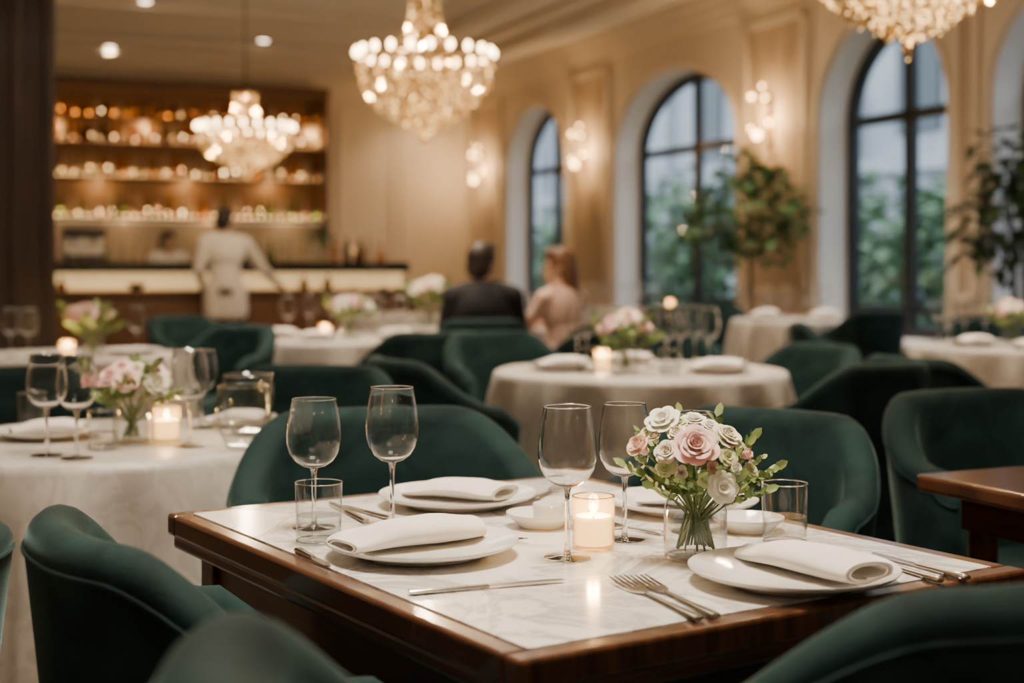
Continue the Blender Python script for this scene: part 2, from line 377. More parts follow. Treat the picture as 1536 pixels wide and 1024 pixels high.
# exterior
S(MB().box((30,15,-.35),(44,80,.1)).build('ground',M['ground'],smooth=False),TH)
bx,by=room(18,14)
bl=T('building','grey stone building seen outside through the arched windows','building',(bx,by,-.3),TH)
MB().box((2,3,3.6),(4,80,7.2)).build('wall',M['facade'],bl,smooth=False)
for k in range(16):
    vv=-28+k*4.1
    for r in range(2): MB().box((-.02,vv,1.9+r*3.3),(.12,1.3,2.2)).build('window',M['fwin'],bl,smooth=False)
    MB().box((-.12,vv+2.05,3.5),(.3,.5,7)).build('pilaster',M['facade'],bl,smooth=False)
for r in range(2): MB().box((-.1,3,3.5+r*3.5),(.4,80,.3)).build('ledge',M['facade'],bl,smooth=False)
def leaves(mb,blobs,n,size,wide=.3):
    wts=[r[0]*r[1]*r[2] for c,r in blobs]; wts=[a**.7 for a in wts]
    for _ in range(n):
        c,r=random.choices(blobs,wts)[0]
        while True:
            d=Vector((random.uniform(-1,1),random.uniform(-1,1),random.uniform(-1,1)))
            if .2<d.length<1: break
        p=Vector(c)+Vector((d.x*r[0],d.y*r[1],d.z*r[2]))
        a=random.uniform(0,2*PI); tl=random.uniform(-.9,.5); s=size*random.uniform(.7,1.3)
        X=Matrix.Translation(p)@Matrix.Rotation(a,4,'Z')@Matrix.Rotation(tl,4,'X')
        mb.add([(0,0,0),(s*wide,s*.45,.05*s),(0,s*1.05,-.08*s),(-s*wide,s*.45,.05*s),(0,s*.45,-.03*s)],[(0,1,4),(1,2,4),(2,3,4),(3,0,4)],X)
    return mb
def tree(label,x,y,z0,blobs,n,size,trunk,mat,group=None,pot=False,name='tree',cat='tree',wide=.3):
    t=T(name,label,cat,(x,y,z0),0,group)
    leaves(MB(),blobs,n,size,wide).build('foliage',mat,t,smooth=False,recalc=False)
    tb=MB(); tb.tube(trunk,[.026*(1-.5*i/len(trunk)) for i in range(len(trunk))],8)
    top=Vector(trunk[-1])
    for c,r in blobs: tb.tube([top,(top+Vector(c))/2+Vector((0,0,.05)),c],[.014,.01,.005],6)
    tb.build('trunk',M['bark'],t)
    if pot:
        MB().lathe([(0,0),(.15,0),(.2,.36),(.21,.40),(.185,.40),(.18,.35),(0,.35)],28).build('pot',M['pot'],t)
    return t
outs=[(9.8,11.9,2.5,'leafy shrub low outside the right-hand arched window'),(10.6,14.6,2.7,'bushy leafy shrub outside the far side of the right-hand window'),
 (10.2,17.2,2.9,'round leafy shrub outside the middle arched window'),(10.6,19.9,3.0,'tall leafy shrub outside the far side of the middle window'),
 (10.0,22.9,2.6,'dark leafy shrub outside the farthest arched window'),(9.8,9.2,2.7,'leafy shrub outside at the right edge of the room')]
for u,v,h,lb in outs:
    x,y=room(u,v)
    tree(lb,x,y,-.3,[((0,0,h*.40),(1.0,1.0,h*.36)),((.3,.4,h*.72),(.75,.75,h*.30)),((-.3,-.4,h*.55),(.85,.85,h*.36))],1200,.24,[(0,0,0),(0,0,h*.4)],M['leafo'],name='shrub',cat='shrub')
X_=gx(1135,12.5)
tree('tall potted fig tree between the middle and right arched windows',X_-.06,12.5,0,
  [((.02,0,1.68),(.48,.36,.40)),((-.03,0,1.98),(.32,.26,.24)),((.30,-.05,1.66),(.26,.24,.28)),((-.34,0,1.54),(.28,.26,.28)),((.03,0,1.34),(.40,.24,.22))],1050,.10,
  [(0,0,.35),(.02,0,.8),(-.01,0,1.35)],M['leafd'],pot=True,name='potted_tree',cat='plant',wide=.38)
tree('potted palm-like plant at the right edge beside the last window',gx(1520,9.4),9.4,0,
  [((0,0,1.44),(.38,.3,.42)),((-.04,0,1.86),(.24,.2,.24)),((-.24,0,1.42),(.18,.2,.2)),((.2,0,1.70),(.27,.25,.3))],400,.16,
  [(0,0,.35),(.01,0,.8),(0,0,1.15)],M['leafp'],pot=True,name='potted_tree',cat='plant',wide=.25)

# ------------------------------------------------------------ chairs
def b_chair():
    r=E('tub_chair'); mb=MB(); RX,RY,TT,zb=.265,.245,.075,.24
    path=[]
    for i in range(5):
        s=i/5; yy=.075*(1-s); e=math.sin(PI/2*min(1,(s+.12)/.6)); path.append((-RX,yy,-1,0,.645+.055*s,TT*(.35+.65*e)))
    NP=40
    for i in range(NP+1):
        ph=-PI/2+PI*i/NP; s_,c_=math.sin(ph),math.cos(ph); ex=.84
        X=RX*math.copysign(abs(s_)**ex,s_); Y=-RY*abs(c_)**ex
        n=Vector((s_/RX,-c_/RY)).normalized()
        h=.70+.15*(1-sm(.50,1.57,abs(ph)))
        path.append((X,Y,n.x,n.y,h,TT))
    for i in range(1,6):
        s=1-i/5; yy=.075*(1-s); e=math.sin(PI/2*min(1,(s+.12)/.6)); path.append((RX,yy,1,0,.645+.055*s,TT*(.35+.65*e)))
    cs=[]; pip=[]
    for (X,Y,nx,ny,h,th) in path:
        row=[]
        zs=[zb,zb+.02]+[zb+.02+(h-th/2-zb-.02)*k/5 for k in range(1,6)]
        prof=[(th*.42 if k==0 else th/2,z) for k,z in enumerate(zs)]
        prof+=[(th/2*math.cos(PI*k/8),h-th/2+th/2*math.sin(PI*k/8)) for k in range(1,8)]
        prof+=[(-th/2,z) for z in reversed(zs)]
        def fl(z): return .05*max(0,(z-.35)/.5)**1.2*(1 if ny<-.2 else .8)
        for d,z in prof:
            o=d+fl(z); row.append((X+nx*o,Y+ny*o,z))
        z=h-th/2; o=th/2+fl(z)+.0005; pip.append((X+nx*o,Y+ny*o,z))
        cs.append(row)
    n=len(cs[0]); vs=[p for row in cs for p in row]; fs=[]
    for i in range(len(cs)-1):
        for k in range(n): k2=(k+1)%n; fs.append((i*n+k,i*n+k2,(i+1)*n+k2,(i+1)*n+k))
    fs.append(tuple(range(n))); fs.append(tuple((len(cs)-1)*n+k for k in range(n-1,-1,-1)))
    mb.add(vs,fs); bk=mb.build('backrest',M['velvet'],r,angle=80)
    MB().tube(pip,.0034,6).build('piping',M['velvet'],bk)
    st=MB(); ring=[]; NS=40
    for z,k in ((.30,.90),(.31,.97),(.36,1),(.42,1),(.45,.97),(.468,.90),(.474,.75),(.478,.4)):
        rr=[]
        for i in range(NS):
            a=2*PI*i/NS; c_,s_=math.cos(a),math.sin(a); ex=.62
            rr.append((.220*k*math.copysign(abs(c_)**ex,c_), .035+.212*k*math.copysign(abs(s_)**ex,s_), z))
        ring.append(rr)
    vs=[p for q in ring for p in q]; fs=[]
    for i in range(len(ring)-1):
        for k in range(NS): k2=(k+1)%NS; fs.append((i*NS+k,i*NS+k2,(i+1)*NS+k2,(i+1)*NS+k))
    fs.append(tuple(range(NS))); fs.append(tuple((len(ring)-1)*NS+k for k in range(NS)))
    st.add(vs,fs); st.build('seat',M['velvet'],r,angle=80)
    MB().box((0,.03,.275),(.42,.38,.05)).build('seat_frame',M['legwood'],r,bev=.01)
    for sx in (-1,1):
        for yy in (-.15,.2):
            MB().tube([(sx*.185,yy,.26),(sx*.21,yy*1.12,0)],[.02,.012],10).build('leg',M['legwood'],r)
    return r
BUILD['chair']=b_chair; CAT['chair']='chair'
def chair(label,x,y,f,sc=None): return put('chair',label,(x,y,0),ang(*f),None,sc)
chair('dark green velvet tub chair on the left of the marble table, back turned to us',-.285,1.80,(.864,.503),(.90,.95,1.01))
chair('dark green velvet tub chair in the bottom left foreground, only its rim showing',.10,.93,(.95,.30),(1,1,1.075))
chair('dark green velvet tub chair at the bottom right corner, back to us',.395,1.52,(-.47,.88),(1.04,1,1.045))
chair('green velvet tub chair behind the marble table between the two left wine glasses',-.22,2.88,(.3,-.95),(1.05,1,1))
chair('green velvet tub chair behind the flower vase on the far side of the marble table',.42,2.90,(-.60,-.80),(.93,.92,1))
chair('green velvet tub chair behind the bare wooden table at the right edge',1.25,3.36,(.42,-.907),(1.05,1,1))
chair('green velvet tub chair, back to us, left of the middle round table',-.17,4.98,(.93,.45))
chair('green velvet tub chair at the near right of the middle round table',1.07,4.82,(-.6,.8),(.92,.95,1))
chair('green velvet tub chair behind the left round table, facing us',-.68,4.25,(-.27,-.96))
chair('green velvet tub chair at the near right of the second-row table with a tall bouquet',-.48,7.12,(-.4,.92))
chair('green velvet tub chair the man in the black suit sits in',-.18,8.75,(-.03,1))
chair('green velvet tub chair at the far left of the middle round table',.03,6.65,(.5,-.87))
chair('green velvet tub chair at the far right of the middle round table',1.22,6.36,(-.8,-.6),.95)
chair('green velvet tub chair behind the middle round table, facing us',.70,6.88,(-.15,-.94))
chair('green velvet tub chair in front of the far white table by the potted tree',2.52,10.40,(-.4,.9))
chair('green velvet tub chair at the near left of the right-hand round table, rim high',1.88,7.95,(.97,-.2))
chair('green velvet tub chair with its back to us before the right-hand round table',1.80,5.90,(.80,.6),.94)
chair('green velvet tub chair behind the right-hand round table near the window',3.0,8.75,(-.2,-.98))
chair('green velvet tub chair at the right of the far-left round table by the pillar',-1.58,7.42,(-.6,-.8))
chair('green velvet tub chair behind the left round table at the left edge',-1.45,4.18,(.5,-.86))
chair('green velvet tub chair behind the second-row table, below the waiter',-1.95,9.0,(.8,-.6))
chair('green velvet tub chair at the left of the far white table by the potted tree',1.36,11.4,(1,0))
chair('green velvet tub chair the woman in the pink dress sits in',.44,9.08,(-.60,.80),.92)
chair('green velvet tub chair behind the far white table by the potted tree',1.8,12.05,(.3,-.95))
chair('dark green velvet tub chair at the bottom left edge before the left round table',-.99,1.78,(-1,.2),(1,1,.97))

# ------------------------------------------------------------ tables
Lc=Vector((-.577,2.377)); Fc=Vector((.008,1.482)); e1=(Fc-Lc).normalized(); e2=Vector((-e1.y,e1.x))
LEN=(Fc-Lc).length; WID=.83
mid=Lc+e1*LEN/2+e2*WID/2
mt=T('marble_table','square mahogany dining table with an inset white marble top','table',(mid.x,mid.y,0),math.atan2(e1.y,e1.x))
fr=MB(); bw=.034
for sx in (-1,1): fr.box((sx*(LEN/2-bw/2),0,.731),(bw,WID,.036))
for sy in (-1,1): fr.box((0,sy*(WID/2-bw/2),.731),(LEN-2*bw+.0005,bw,.036))
fr.build('table_edge',M['woodx'],mt,smooth=False,bev=.006,seg=3)
ed=MB()
for sx in (-1,1): ed.box((sx*(LEN/2-.022),0,.702),(.03,WID-.02,.022))
for sy in (-1,1): ed.box((0,sy*(WID/2-.022),.702),(LEN-.02,.03,.022))
ed.build('edge_moulding',M['wood'],mt,smooth=False,bev=.006)
MB().box((0,0,.736),(LEN-2*bw,WID-2*bw,.028)).build('marble_top',M['marble'],mt,smooth=False)
ap=MB()
for sx in (-1,1): ap.box((sx*(LEN/2-.065),0,.650),(.025,WID-.12,.085))
for sy in (-1,1): ap.box((0,sy*(WID/2-.065),.650),(LEN-.12,.025,.085))
ap.build('apron',M['wood'],mt,smooth=False,bev=.004)
for sx in (-1,1):
    for sy in (-1,1):
        lg=MB(); lg.lathe([(0,0),(.02,0),(.028,.3),(.032,.6),(.032,.69),(0,.69)],4,X=Matrix.Translation((sx*(LEN/2-.07),sy*(WID/2-.07),0))@Matrix.Rotation(PI/4,4,'Z')@Matrix.Diagonal((1.2,1.2,1,1)))
        lg.build('leg',M['wood'],mt,smooth=False,bev=.004)
a1=Vector((.42,-.907)); a2=Vector((.907,.42)); P0=Vector((.80,2.82)); m2=P0+a1*.4+a2*.45
wt=T('wooden_table','bare dark mahogany table at the right edge in front of a green chair','table',(m2.x,m2.y,0),math.atan2(a1.y,a1.x))
MB().box((0,0,.733),(.8,.9,.034)).build('tabletop',M['woodx'],wt,smooth=False,bev=.008,seg=3)
MB().box((0,0,.68),(.68,.78,.07)).build('apron',M['wood'],wt,smooth=False,bev=.004)
for sx in (-1,1):
    for sy in (-1,1): MB().tube([(sx*.31,sy*.36,.66),(sx*.31,sy*.36,0)],[.03,.02],12).build('leg',M['wood'],wt)

def round_table(x,y,r,tl,cl_,seed,drop=.06):
    rnd=random.Random(seed)
    t=T('round_table',tl,'table',(x,y,0))
    MB().lathe([(0,.70),(r-.03,.70),(r-.01,.71),(r-.01,.735),(r-.02,.74),(0,.74)],48).build('tabletop',M['wood'],t)
    MB().lathe([(0,0),(.22,0),(.22,.02),(.05,.05),(.04,.3),(.045,.70),(0,.70)],24).build('pedestal',M['wood'],t)
    n=192; prof=[(0,.7485),(.3*r,.7485),(.6*r,.7485),(.9*r,.7485),(r-.012,.7485),(r+.002,.742),(r+.008,.725)]
    kf=rnd.choice((10,11,12)); p1,p2,p3=[rnd.uniform(0,6) for _ in range(3)]
    for z in (.66,.58,.48,.36,.22,drop): prof.append((r+.008,z))
    mb=MB(); vs=[(0,0,.7485)]; fs=[]
    for rr,z in prof[1:]:
        d=max(0,(.72-z)/.65)
        for k in range(n):
            a=2*PI*k/n
            g=math.sin(kf*a+p1+.9*math.sin(2*a+p2))
            f=(abs(g)**.6)*math.copysign(1,g)*.9+.40*math.sin((kf*2-3)*a+p3)
            R=rr+d**.65*(.062*f+.05)
            vs.append((R*math.cos(a),R*math.sin(a),z))
    for k in range(n): fs.append((0,1+k,1+(k+1)%n))
    for i in range(len(prof)-2):
        for k in range(n):
            k2=(k+1)%n; fs.append((1+i*n+k,1+i*n+k2,1+(i+1)*n+k2,1+(i+1)*n+k))
    mb.add(vs,fs); o=mb.build('tablecloth',M['cloth'],angle=85); o.location=(x,y,0)
    tag(o,cl_,'tablecloth')
TL=(-.967,3.42,.46); TM=(.513,5.7,.58); T2=(-1.04,8.3,.60); TR=(2.66,7.5,.54); TR2=(2.22,11.2,.48); TL2=(-2.07,6.7,.5); TP=(-.2,9.85,.5); TF=(-.97,12.2,.5); TF2=(1.15,14.15,.5)
round_table(*TL,'round table under the white cloth at the left','white damask tablecloth on the round table at left, its folds hanging low',1)
round_table(*TM,'round table under a white cloth in the middle behind the marble table','white tablecloth on the middle round table behind the vase of roses',2)
round_table(*T2,'round table under a white cloth in the second row below the far chandelier','white tablecloth on the second-row table in front of the bar',3)
round_table(*TR,'round table under a white cloth at the right edge','white tablecloth on the round table at the right edge',4)
round_table(*TR2,'round table under a white cloth beside the potted fig tree','white tablecloth on the far table beside the potted fig tree',5)
round_table(*TL2,'round table under a white cloth beside the dark pillar','white tablecloth on the table beside the dark wooden pillar',6)
round_table(*TP,'round table in front of the couple seated far back','white tablecloth on the table the couple sit at',7)
round_table(*TF,'far round table just in front of the bar','white tablecloth on the table nearest the bar',8)
round_table(*TF2,'far round table below the middle arched window','white tablecloth on the far table below the middle window',9)

# ------------------------------------------------------------ tableware
def b_wine():
    r=E('wine_glass')
    MB().lathe([(0,.006),(.0055,.005),(.012,.0035),(.030,.0018),(.034,.0010),(.034,0),(0,0)],40).build('foot',M['stemglass'],r)
    MB().lathe([(0,.0045),(.0055,.0045),(.0044,.012),(.0036,.04),(.0036,.08),(.0046,.095),(.0066,.1015),(0,.1015)],20).build('stem',M['stemglass'],r)
    o_=[(.007,.1016),(.019,.1055),(.0305,.1140),(.0385,.127),(.0424,.143),(.0430,.157),(.0412,.177),(.0380,.198),(.0347,.218),(.0342,.2195)]
    i_=[(.0337,.2192),(.0339,.218),(.0372,.198),(.0404,.177),(.0422,.157),(.0416,.143),(.0377,.1278),(.0298,.1151),(.018,.1069),(.007,.1050)]
    bo=MB().lathe([(0,.1016)]+o_+i_+[(0,.1046)],56).build('bowl',M['glass'],r,angle=70)
    MB().ring(.0341,.2197,.0009,48).build('rim',M['rimglass'],bo)
    return r
def b_tumbler():
    r=E('tumbler')
    bo=MB().lathe([(0,0),(.031,0),(.0325,.002),(.0335,.012),(.0352,.088)],40).build('glass_wall',M['glasst'],r)
    MB().ring(.0350,.0885,.0010,44).build('rim',M['rimglass'],bo)
    MB().ring(.0322,.0030,.0013,44).build('base_ring',M['rimglass'],bo)
    MB().lathe([(0,.010),(.0315,.011),(.0330,.040),(0,.040)],36).build('water',M['water'],r)
    return r
def b_goblet():
    r=E('stemless_glass')
    bo=MB().lathe([(0,0),(.030,0),(.036,.004),(.052,.04),(.059,.075),(.058,.10),(.0545,.135)],40).build('bowl',M['glasst'],r)
    MB().ring(.0543,.1352,.0011,44).build('rim',M['rimglass'],bo)
    MB().lathe([(0,.006),(.035,.008),(.047,.030),(0,.030)],32).build('water',M['water'],r)
    return r
def plate_bm(R):
    return MB().lathe([(0,.006),(R*.62,.006),(R*.68,.008),(R*.80,.014),(R*.97,.0205),(R,.0225),(R*1.003,.0215),(R*.97,.017),(R*.8,.010),(R*.66,.002),(R*.62,0),(R*.58,.002),(0,.002)],64)
def b_plate(): return plate_bm(.136).build('dinner_plate',M['china'],angle=80)
def b_splate(): return plate_bm(.056).build('bread_plate',M['china'],angle=80)
def napkin(Lh,R,flat,turns,taper,seed,r0=.35):
    n=72; th=.0017
    sp=[(R*r0+(R-R*r0)*(i/n)**.9, 2*PI*turns*i/n-PI*.55) for i in range(n+1)]
    def pt(r,a):
        x=math.copysign(abs(math.cos(a))**.80,math.cos(a))*r; z=math.sin(a)*r*flat
        return x,z
    P=[Vector(pt(r,a)) for r,a in sp]; outl=[];inn=[]
    for i,p in enumerate(P):
        d=(P[min(i+1,n)]-P[max(0,i-1)]).normalized(); nn=Vector((d.y,-d.x)); outl.append(p+nn*th); inn.append(p-nn*th)
    zmin=min(p.y for p in outl+inn)
    cs=outl+inn[::-1]; k=len(cs); ns=26; vs=[];fs=[]
    for j in range(ns+1):
        t=j/ns; s=taper+(1-taper)*sm(0,.55,t); s*=1-.06*sm(.85,1,t); zf=.50+.50*sm(0,.4,t)-.22*sm(.7,1,t)
        for x,z in cs:
            vs.append(((t-.5)*Lh+.016*(x/R)*(t-.5), x*s+.003*math.sin(4*t+1), (z-zmin)*zf+.0007*math.sin(9*t+x*70)+.0007))
    for j in range(ns):
        for i in range(k): i2=(i+1)%k; fs.append((j*k+i,j*k+i2,(j+1)*k+i2,(j+1)*k+i))
    for base in (0,ns*k):
        m=len(outl)
        for i in range(m-1): fs.append((base+i,base+i+1,base+k-2-i,base+k-1-i))
    return MB().add(vs,fs).build('napkin',M['linen'],angle=75)
def b_nap(): return napkin(.215,.047,.36,2.1,.66,1,.60)
def b_napf(): return napkin(.19,.052,.22,1.75,.88,2,.64)
def b_holder():
    r=E('candle_glass')
    bo=MB().lathe([(0,0),(.030,0),(.032,.003),(.0325,.078),(.0312,.0795),(.0302,.078),(.0302,.007),(0,.006)],40).build('glass_wall',M['votive'],r)
    MB().ring(.0316,.079,.0011,40).build('rim',M['rimglass'],bo)
    return r
def b_candle():
    r=E('candle')
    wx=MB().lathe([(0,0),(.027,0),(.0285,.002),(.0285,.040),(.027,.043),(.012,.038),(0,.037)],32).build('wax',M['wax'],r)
    MB().tube([(0,0,.036),(.001,0,.044)],.0011,6).build('wick',M['wick'],wx)
    MB().lathe([(0,.042),(.0038,.046),(.0045,.050),(.003,.058),(0,.066)],12).build('flame',M['flame'],r)
    return r
def b_knife():
    r=E('table_knife')
    MB().lathe([(0,-.11),(.0045,-.109),(.0055,-.10),(.0048,-.06),(.0042,-.01),(.0038,0),(0,0)],12,X=Matrix.Rotation(-PI/2,4,'X')@Matrix.Diagonal((1.25,.75,1,1))).build('handle',M['silver'],r)
    b=MB(); o=[(-.004,0),(-.0055,.02),(-.0055,.085),(-.003,.104),(.002,.110),(.0055,.10),(.0065,.06),(.0055,.02),(.004,0)]
    n=len(o); vs=[(x,y,-.0008) for x,y in o]+[(x,y,.0008) for x,y in o]
    b.add(vs,[tuple(range(n-1,-1,-1)),tuple(range(n,2*n))]+[(i,(i+1)%n,n+(i+1)%n,n+i) for i in range(n)]); b.build('blade',M['silver'],r,smooth=False)
    return r
def b_fork():
    r=E('table_fork')
    MB().lathe([(0,-.105),(.006,-.103),(.007,-.09),(.0042,-.04),(.003,0),(.003,.025),(0,.026)],12,X=Matrix.Rotation(-PI/2,4,'X')@Matrix.Diagonal((1.15,.5,1,1))).build('handle',M['silver'],r)
    h=MB(); rows=[(.020,.003,.001),(.030,.008,0),(.040,.0115,-.001),(.052,.0125,0)]
    vs=[];fs=[]
    for y,w_,z in rows:
        vs+=[(-w_,y,z+.0012),(w_,y,z+.0012),(w_,y,z-.0012),(-w_,y,z-.0012)]
    for i in range(len(rows)-1):
        for k in range(4): k2=(k+1)%4; fs.append((i*4+k,i*4+k2,(i+1)*4+k2,(i+1)*4+k))
    fs+=[(0,1,2,3),(12,13,14,15)]; h.add(vs,fs)
    for k in range(4):
        x=-.0105+.007*k
        h.tube([(x,.050,0),(x,.075,.0015),(x*.98,.100,.004)],[.0018,.0016,.0009],6)
    h.build('tines',M['silver'],r)
    return r
def b_butter():
    return MB().lathe([(0,0),(.020,0),(.024,.003),(.026,.026),(.025,.028),(.0235,.026),(.021,.006),(0,.005)],32).build('butter_dish',M['china'],angle=70)
def b_vase():
    r=E('vase')
    bo=MB().lathe([(0,0),(.038,0),(.042,.004),(.043,.03),(.0425,.06),(.037,.078),(.0345,.086),(.037,.098)],40).build('glass_body',M['thinv'],r)
    MB().ring(.0368,.0985,.0013,40).build('rim',M['rimglass'],bo)
    MB().ring(.0398,.003,.0018,40).build('base_ring',M['rimglass'],bo)
    MB().lathe([(0,.008),(.039,.009),(.041,.03),(.0405,.055),(0,.055)],36).build('water',M['water'],r)
    return r
for k,b,c in (('wine',b_wine,'wine glass'),('tumbler',b_tumbler,'glass'),('goblet',b_goblet,'glass'),('plate',b_plate,'plate'),('splate',b_splate,'plate'),('nap',b_nap,'napkin'),('napf',b_napf,'napkin'),
    ('holder',b_holder,'candle holder'),('candle',b_candle,'candle'),('knife',b_knife,'knife'),('fork',b_fork,'fork'),('butter',b_butter,'dish'),('vase',b_vase,'vase')):
    BUILD[k]=b; CAT[k]=c
ZT=.7505
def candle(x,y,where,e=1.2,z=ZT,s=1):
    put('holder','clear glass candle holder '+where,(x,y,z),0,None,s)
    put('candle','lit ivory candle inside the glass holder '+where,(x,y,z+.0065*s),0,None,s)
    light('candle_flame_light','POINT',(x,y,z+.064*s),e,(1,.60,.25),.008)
def pw(px,Z): return (gx(px,Z),Z,ZT)
put('wine','empty wine glass behind the left water tumbler on the marble table',pw(471,2.235),0,None,(1.0,1.0,.92))
put('wine','tallest wine glass beside the back plate, second from left on the marble table',pw(588,2.242),0,None,(.97,.97,1))
put('wine','wine glass just left of the candle on the marble table',pw(851,2.006),0,None,(.97,.97,.97))
put('wine','wine glass between the candle and the vase of roses',pw(937,2.14),0,None,(.92,.92,.93))
put('wine','wine glass half hidden behind the roses on the marble table',pw(1038,2.20),0,None,(.95,.95,.84))
put('tumbler','water tumbler at the left edge of the marble table',pw(478,2.12))
put('tumbler','water tumbler to the right of the vase of roses',pw(1177,2.112),0,None,(.97,.97,1))
def on(pxy,z=ZT): x,y=tab(*pxy); return (x,y,z)
def ld(p,q):
    a=Vector(tab(*p)); b=Vector(tab(*q)); return math.atan2((b-a).y,(b-a).x)
put('plate','white dinner plate at the front left of the marble table',on((634,832)))
put('plate','white dinner plate at the back of the marble table, behind the knives',on((687,757)))
put('plate','white dinner plate at the front right of the marble table',on((1190,874)))
put('plate','white dinner plate half hidden behind the vase of roses',(.285,2.395,ZT),0,None,.95)
x,y=tab(614,826); put('nap','soft folded white napkin on the front left dinner plate',(x,y,ZT+.009),ld((510,838),(728,806)),None,(1.05,1.02,1.05))
x,y=tab(688,752); put('napf','flat folded white napkin on the back dinner plate',(x-.005,y,ZT+.008),ld((600,742),(775,752)),None,(.98,1.05,1.25))
x,y=tab(1207,866); put('nap','folded white napkin with open layered end on the front right dinner plate',(x,y,ZT+.009),ld((1110,843),(1290,880)),None,(.98,1.0,1.0))
put('napf','folded white napkin on the plate behind the roses',(.29,2.40,ZT+.008),-.4,None,.85)
x,y=tab(812,789); put('splate','small white bread plate left of the candle',(x,y,ZT)); put('butter','small white butter dish on the bread plate left of the candle',(x+.012,y+.008,ZT+.007))
x,y=tab(1122,796); put('splate','small white bread plate between the vase and the right tumbler',(x,y,ZT))
x,y=tab(890,822); candle(x,y,'at the centre of the marble table',1.6,s=.96)
def lay(kind,h,t,label,length=None,dz=.0035):
    a=Vector(tab(*h)); b=Vector(tab(*t)); d=b-a; L_=length or d.length
    c=a+d.normalized()*L_/2
    put(kind,label,(c.x,c.y,ZT+dz),math.atan2(d.y,d.x)-PI/2,None,(1.05,L_/(.22 if kind=='knife' else .205),1))
lay('knife',(612,893),(848,873),'long silver knife lying in front of the left dinner plate')
lay('fork',(1048,932),(908,864),'silver fork in front of the vase, the left of the crossed pair',.225)
lay('fork',(1074,928),(950,868),'silver fork in front of the vase, the right of the crossed pair',.215)
lay('knife',(1412,875),(1292,838),'silver knife right of the right plate, the nearer of the pair',.18)
lay('knife',(1452,871),(1318,836),'silver knife right of the right plate, the farther of the pair',.185)
lay('knife',(550,785),(487,753),'silver knife beside the back plate, the left of the pair',.2)
lay('knife',(586,780),(520,763),'silver knife beside the back plate, the right of the pair',.15)
lay('knife',(446,828),(500,856),'silver knife at the table edge left of the front left plate',.13)
lay('fork',(735,800),(792,820),'silver fork peeking out behind the front left plate',.10)
lay('fork',(800,751),(836,735),'silver fork right of the back plate',.15)
lay('fork',(995,803),(956,797),'silver fork behind the candle near the vase',.12)

# ------------------------------------------------------------ flowers
def bloom_mesh(kind):
    mb=MB()
    def petal(a0,w_,r0,r1,h,curl,z0=0,nu=6,nv=6,full=.60):
        vs=[];fs=[]
        for j in range(nv+1):
            v=j/nv
            for i in range(nu+1):
                u=-1+2*i/nu
                ww=w_*(math.sin(PI*(.12+.80*v))**full)
                a=a0+u*ww
                r=r0+(r1-r0)*v**.75-.10*u*u*r1*v+curl*max(0,v-.7)*r1
                z=z0+h*(math.sin(v*PI*.5)**.9)-curl*.5*max(0,v-.65)*h-.08*u*u*h*v
                vs.append((r*math.cos(a),r*math.sin(a),z))
        for j in range(nv):
            for i in range(nu): k=j*(nu+1)+i; fs.append((k,k+1,k+nu+2,k+nu+1))
        mb.add(vs,fs)
    if kind=='rose':
        for n,r0,r1,h,cu,off,w_ in ((3,.04,.15,.98,0,.2,1.2),(3,.08,.27,1.02,.1,.9,1.15),(4,.12,.42,1.02,.2,.3,1.05),(5,.18,.62,.96,.3,.7,.9),(5,.24,.82,.84,.4,.1,.9),(6,.26,1.0,.60,.45,.6,.75)):
            for k in range(n): petal(off+2*PI*k/n+random.uniform(-.12,.12),w_,r0,r1*random.uniform(.94,1.06),h*random.uniform(.92,1.06),cu,full=.40)
    elif kind=='bud':
        for n,r0,r1,h,cu,off,w_ in ((3,.05,.18,1.3,0,.2,1.2),(3,.12,.38,1.3,0,.9,1.15),(4,.2,.60,1.15,.15,.3,1.05),(4,.22,.78,.95,.4,.9,1.0)):
            for k in range(n): petal(off+2*PI*k/n,w_,r0,r1,h,cu,full=.45)
    else:
        for n,r0,r1,h,cu,off,w_ in ((5,.05,.45,.72,.15,.2,.85),(6,.08,.75,.62,.3,.7,.75),(7,.10,1.0,.42,.45,.1,.66)):
            for k in range(n): petal(off+2*PI*k/n,w_,r0,r1,h*random.uniform(.92,1.06),cu,full=.40)
        mb.ball((0,0,.25),(.16,.16,.16),10,6)
    mb.ball((0,0,.0),(.3,.3,.16),10,6)
    return mb
BL={}
def flower(kind,mat,pos,axis,r,base,label,group=None,name='rose'):
    key=(kind,mat)
    t=T(name,label,'flower',pos,0,group)
    if key not in BL:
        o=bloom_mesh(kind).build('bloom',M[mat],t,recalc=False,angle=180); BL[key]=o.data
    else:
        o=bpy.data.objects.new('bloom',BL[key]); C.objects.link(o); o.parent=t
    o.rotation_mode='QUATERNION'; o.rotation_quaternion=Vector((0,0,1)).rotation_difference(Vector(axis).normalized())
    o.scale=(r,r,r)
    b=Vector(base)-Vector(pos); ax=Vector(axis).normalized()
    p1=-ax*.02*(r/.028)
    MB().tube([(0,0,0),p1,(b+p1)*.5+Vector((0,0,.01)),b],[.0022,.002,.002,.0018],6).build('stem',M['stem'],t)
    return t
